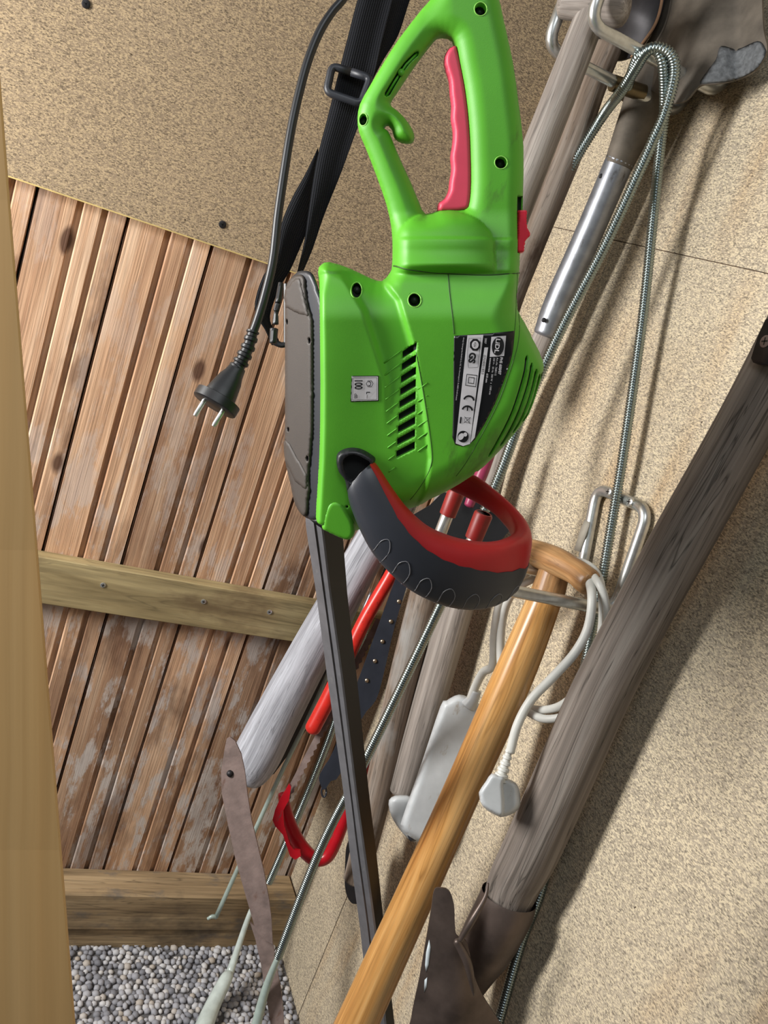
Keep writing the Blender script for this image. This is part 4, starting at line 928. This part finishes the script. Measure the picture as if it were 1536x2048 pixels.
mesh('plug', mb, 'black_plastic', cord, sharp=45)
for s_ in (-1, 1):
    mb = MB(); tube(mb, [Fm((s_*.0098, -.002, Lp*.98)), Fm((s_*.0098, -.002, Lp+.015)), Fm((s_*.0098, -.002, Lp+.0175))], [.0024, .0024, .0018], 12); mesh('plug_pin', mb, 'steel', cord, sharp=40)

# blade cover: folded black sheath, lit left face painted grey, shaded right face darker
t12 = thing('blade_cover', at(655, 1050, d=.86), 'long black plastic cover slid over the trimmer blade, pointing down to the right', 'blade cover')
rows = [(1034, 611, 640, 684, .835), (1062, 613, 646, 685, .845), (1153, 627, 657, 692, .88), (1200, 634, 663, 696, .90), (1358, 655, 685, 714, .96), (1586, 687, 713, 738, 1.05), (1700, 699, 729, 752, 1.09), (1850, 719, 750, 768, 1.145), (1940, 729, 760, 777, 1.175), (2100, 748, 777, 795, 1.235)]
rows = [np.array(r, float) for r in rows]; rr = catmull(rows, 5)
mb = MB(); V = []; mi = []
for y, xl, xm, xr, d_ in rr:
    V += [at(xl, y, d=d_+.012), at(lerp(xl, xm, .5), y, d=d_-.0005), at(lerp(xl, xm, .56), y, d=d_+.0012), at(xm-2.5, y, d=d_-.0055), at(xm+1.5, y, d=d_-.0055), at(xr, y, d=d_+.008), at(xr-6, y, d=d_+.022), at(xl+8, y, d=d_+.022)]
n = 8; Fc = []
for i in range(len(rr)-1):
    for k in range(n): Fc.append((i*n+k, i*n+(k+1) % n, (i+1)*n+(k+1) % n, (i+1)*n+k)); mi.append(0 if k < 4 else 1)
Fc += [tuple((len(rr)-1)*n+k for k in range(n))]; mi.append(1)
mb.add(V, Fc, mi); mesh('cover_body', mb, ['sheath_lit_grey', 'sheath_shaded'], t12, smooth=False)
mb = MB(); mouth = [(611, 1032), (655, 1040), (688, 1052), (689, 1075), (680, 1072), (652, 1062), (630, 1048)]
plate(mb, mouth, lambda x, y: .826, .003); mesh('mouth_flap', mb, 'sheath_shaded', t12)

# ------------------------------------------------------------------ shoulder strap
t13 = thing('shoulder_strap', at(700, 200, d=.93), 'black webbing carrying strap with a plastic slider hanging behind the green trimmer', 'strap')
def web(L, Rg, name, dl, dr=None, th=.0016):
    """webbing between a left and right edge line"""
    L = catmull(L, 8); Rg = catmull(Rg, 8); n = len(L); dr = dr or dl; V = []; G = []; s = 0
    for i in range(n):
        u = i/(n-1); a = at(L[i][0], L[i][1], d=dl(u)); b = at(Rg[i][0], Rg[i][1], d=dr(u))
        if i: s += np.linalg.norm((a+b)/2-pm)
        pm = (a+b)/2; W = np.linalg.norm(b-a)
        for q, p in ((0, a), (.33, lerp(a, b, .33)-AX[2]*.0015), (.66, lerp(a, b, .66)-AX[2]*.0015), (1, b)): V.append(p); G.append((q*W, s, 0))
    m = len(V); V += [p+AX[2]*th for p in V]; G += G
    Fc = [(i*4+k, i*4+k+1, (i+1)*4+k+1, (i+1)*4+k) for i in range(n-1) for k in range(3)]; Fc += [tuple(j+m for j in f[::-1]) for f in Fc]
    for i in range(n-1):
        for k in (0, 3): Fc.append((i*4+k, (i+1)*4+k, (i+1)*4+k+m, i*4+k+m))
    Fc += [(0, 1, 1+m, m), (1, 2, 2+m, 1+m), (2, 3, 3+m, 2+m)]
    mb = MB(); mb.add(V, Fc, 0, G); return mesh(name, mb, 'webbing', t13)
web([(728, -40), (712, 10), (694, 80), (676, 150), (655, 235), (638, 300), (628, 350), (616, 430), (607, 490), (590, 560)],
    [(795, -40), (782, 10), (764, 80), (745, 160), (722, 235), (702, 290), (682, 345), (648, 430), (624, 500), (598, 560)], 'webbing', lambda u: .90, lambda u: .91)
web([(770, -40), (760, 10), (742, 80), (728, 140), (712, 190), (700, 230)], [(832, -40), (816, 10), (796, 70), (766, 120), (745, 160), (726, 200)], 'webbing', lambda u: .93, lambda u: .945)
web([(636, 295), (612, 345), (582, 400), (562, 450), (548, 515), (525, 555), (511, 598), (512, 630), (530, 660), (543, 690)],
    [(640, 340), (632, 390), (622, 440), (600, 495), (580, 540), (562, 570), (545, 610), (540, 640), (552, 668), (562, 690)], 'webbing', lambda u: .93, lambda u: .945)
# slider buckle
fr = [(664, 132), (741, 156), (722, 208), (653, 184)]
mb = MB(); P = fillet([at(x, y, d=.893) for x, y in [lerp(np.array(fr[0]), np.array(fr[1]), .5)]+fr[1:]+[fr[0]]+[lerp(np.array(fr[0]), np.array(fr[1]), .5)]], .006, 4)
tube(mb, P, .0040, 10); mesh('slider_buckle', mb, 'cover_rim', t13)
# side clip
mb = MB()
for (x, y, w_), (x2, y2, w2) in (((562, 566, 11), (556, 605, 13)), ((556, 608, 13), (552, 622, 12)), ((552, 624, 9), (551, 648, 13)), ((548, 658, 17), (546, 686, 15))):
    ptube(mb, [(x, y, c(d=.872), w_), (x2, y2, c(d=.872), w2)], 4, 8, dome=.25)
ptube(mb, [(549, 684, c(d=.885), 14), (562, 690, c(d=.885), 12), (574, 688, c(d=.885), 12)], 4, 8); ptube(mb, [(572, 568, c(d=.885), 10), (574, 640, c(d=.885), 14), (572, 690, c(d=.885), 10)], 4, 8)
mesh('side_clip', mb, 'black_plastic', t13, sharp=40)
for o in list(bpy.data.objects):
    if '_w' in o: del o['_w']
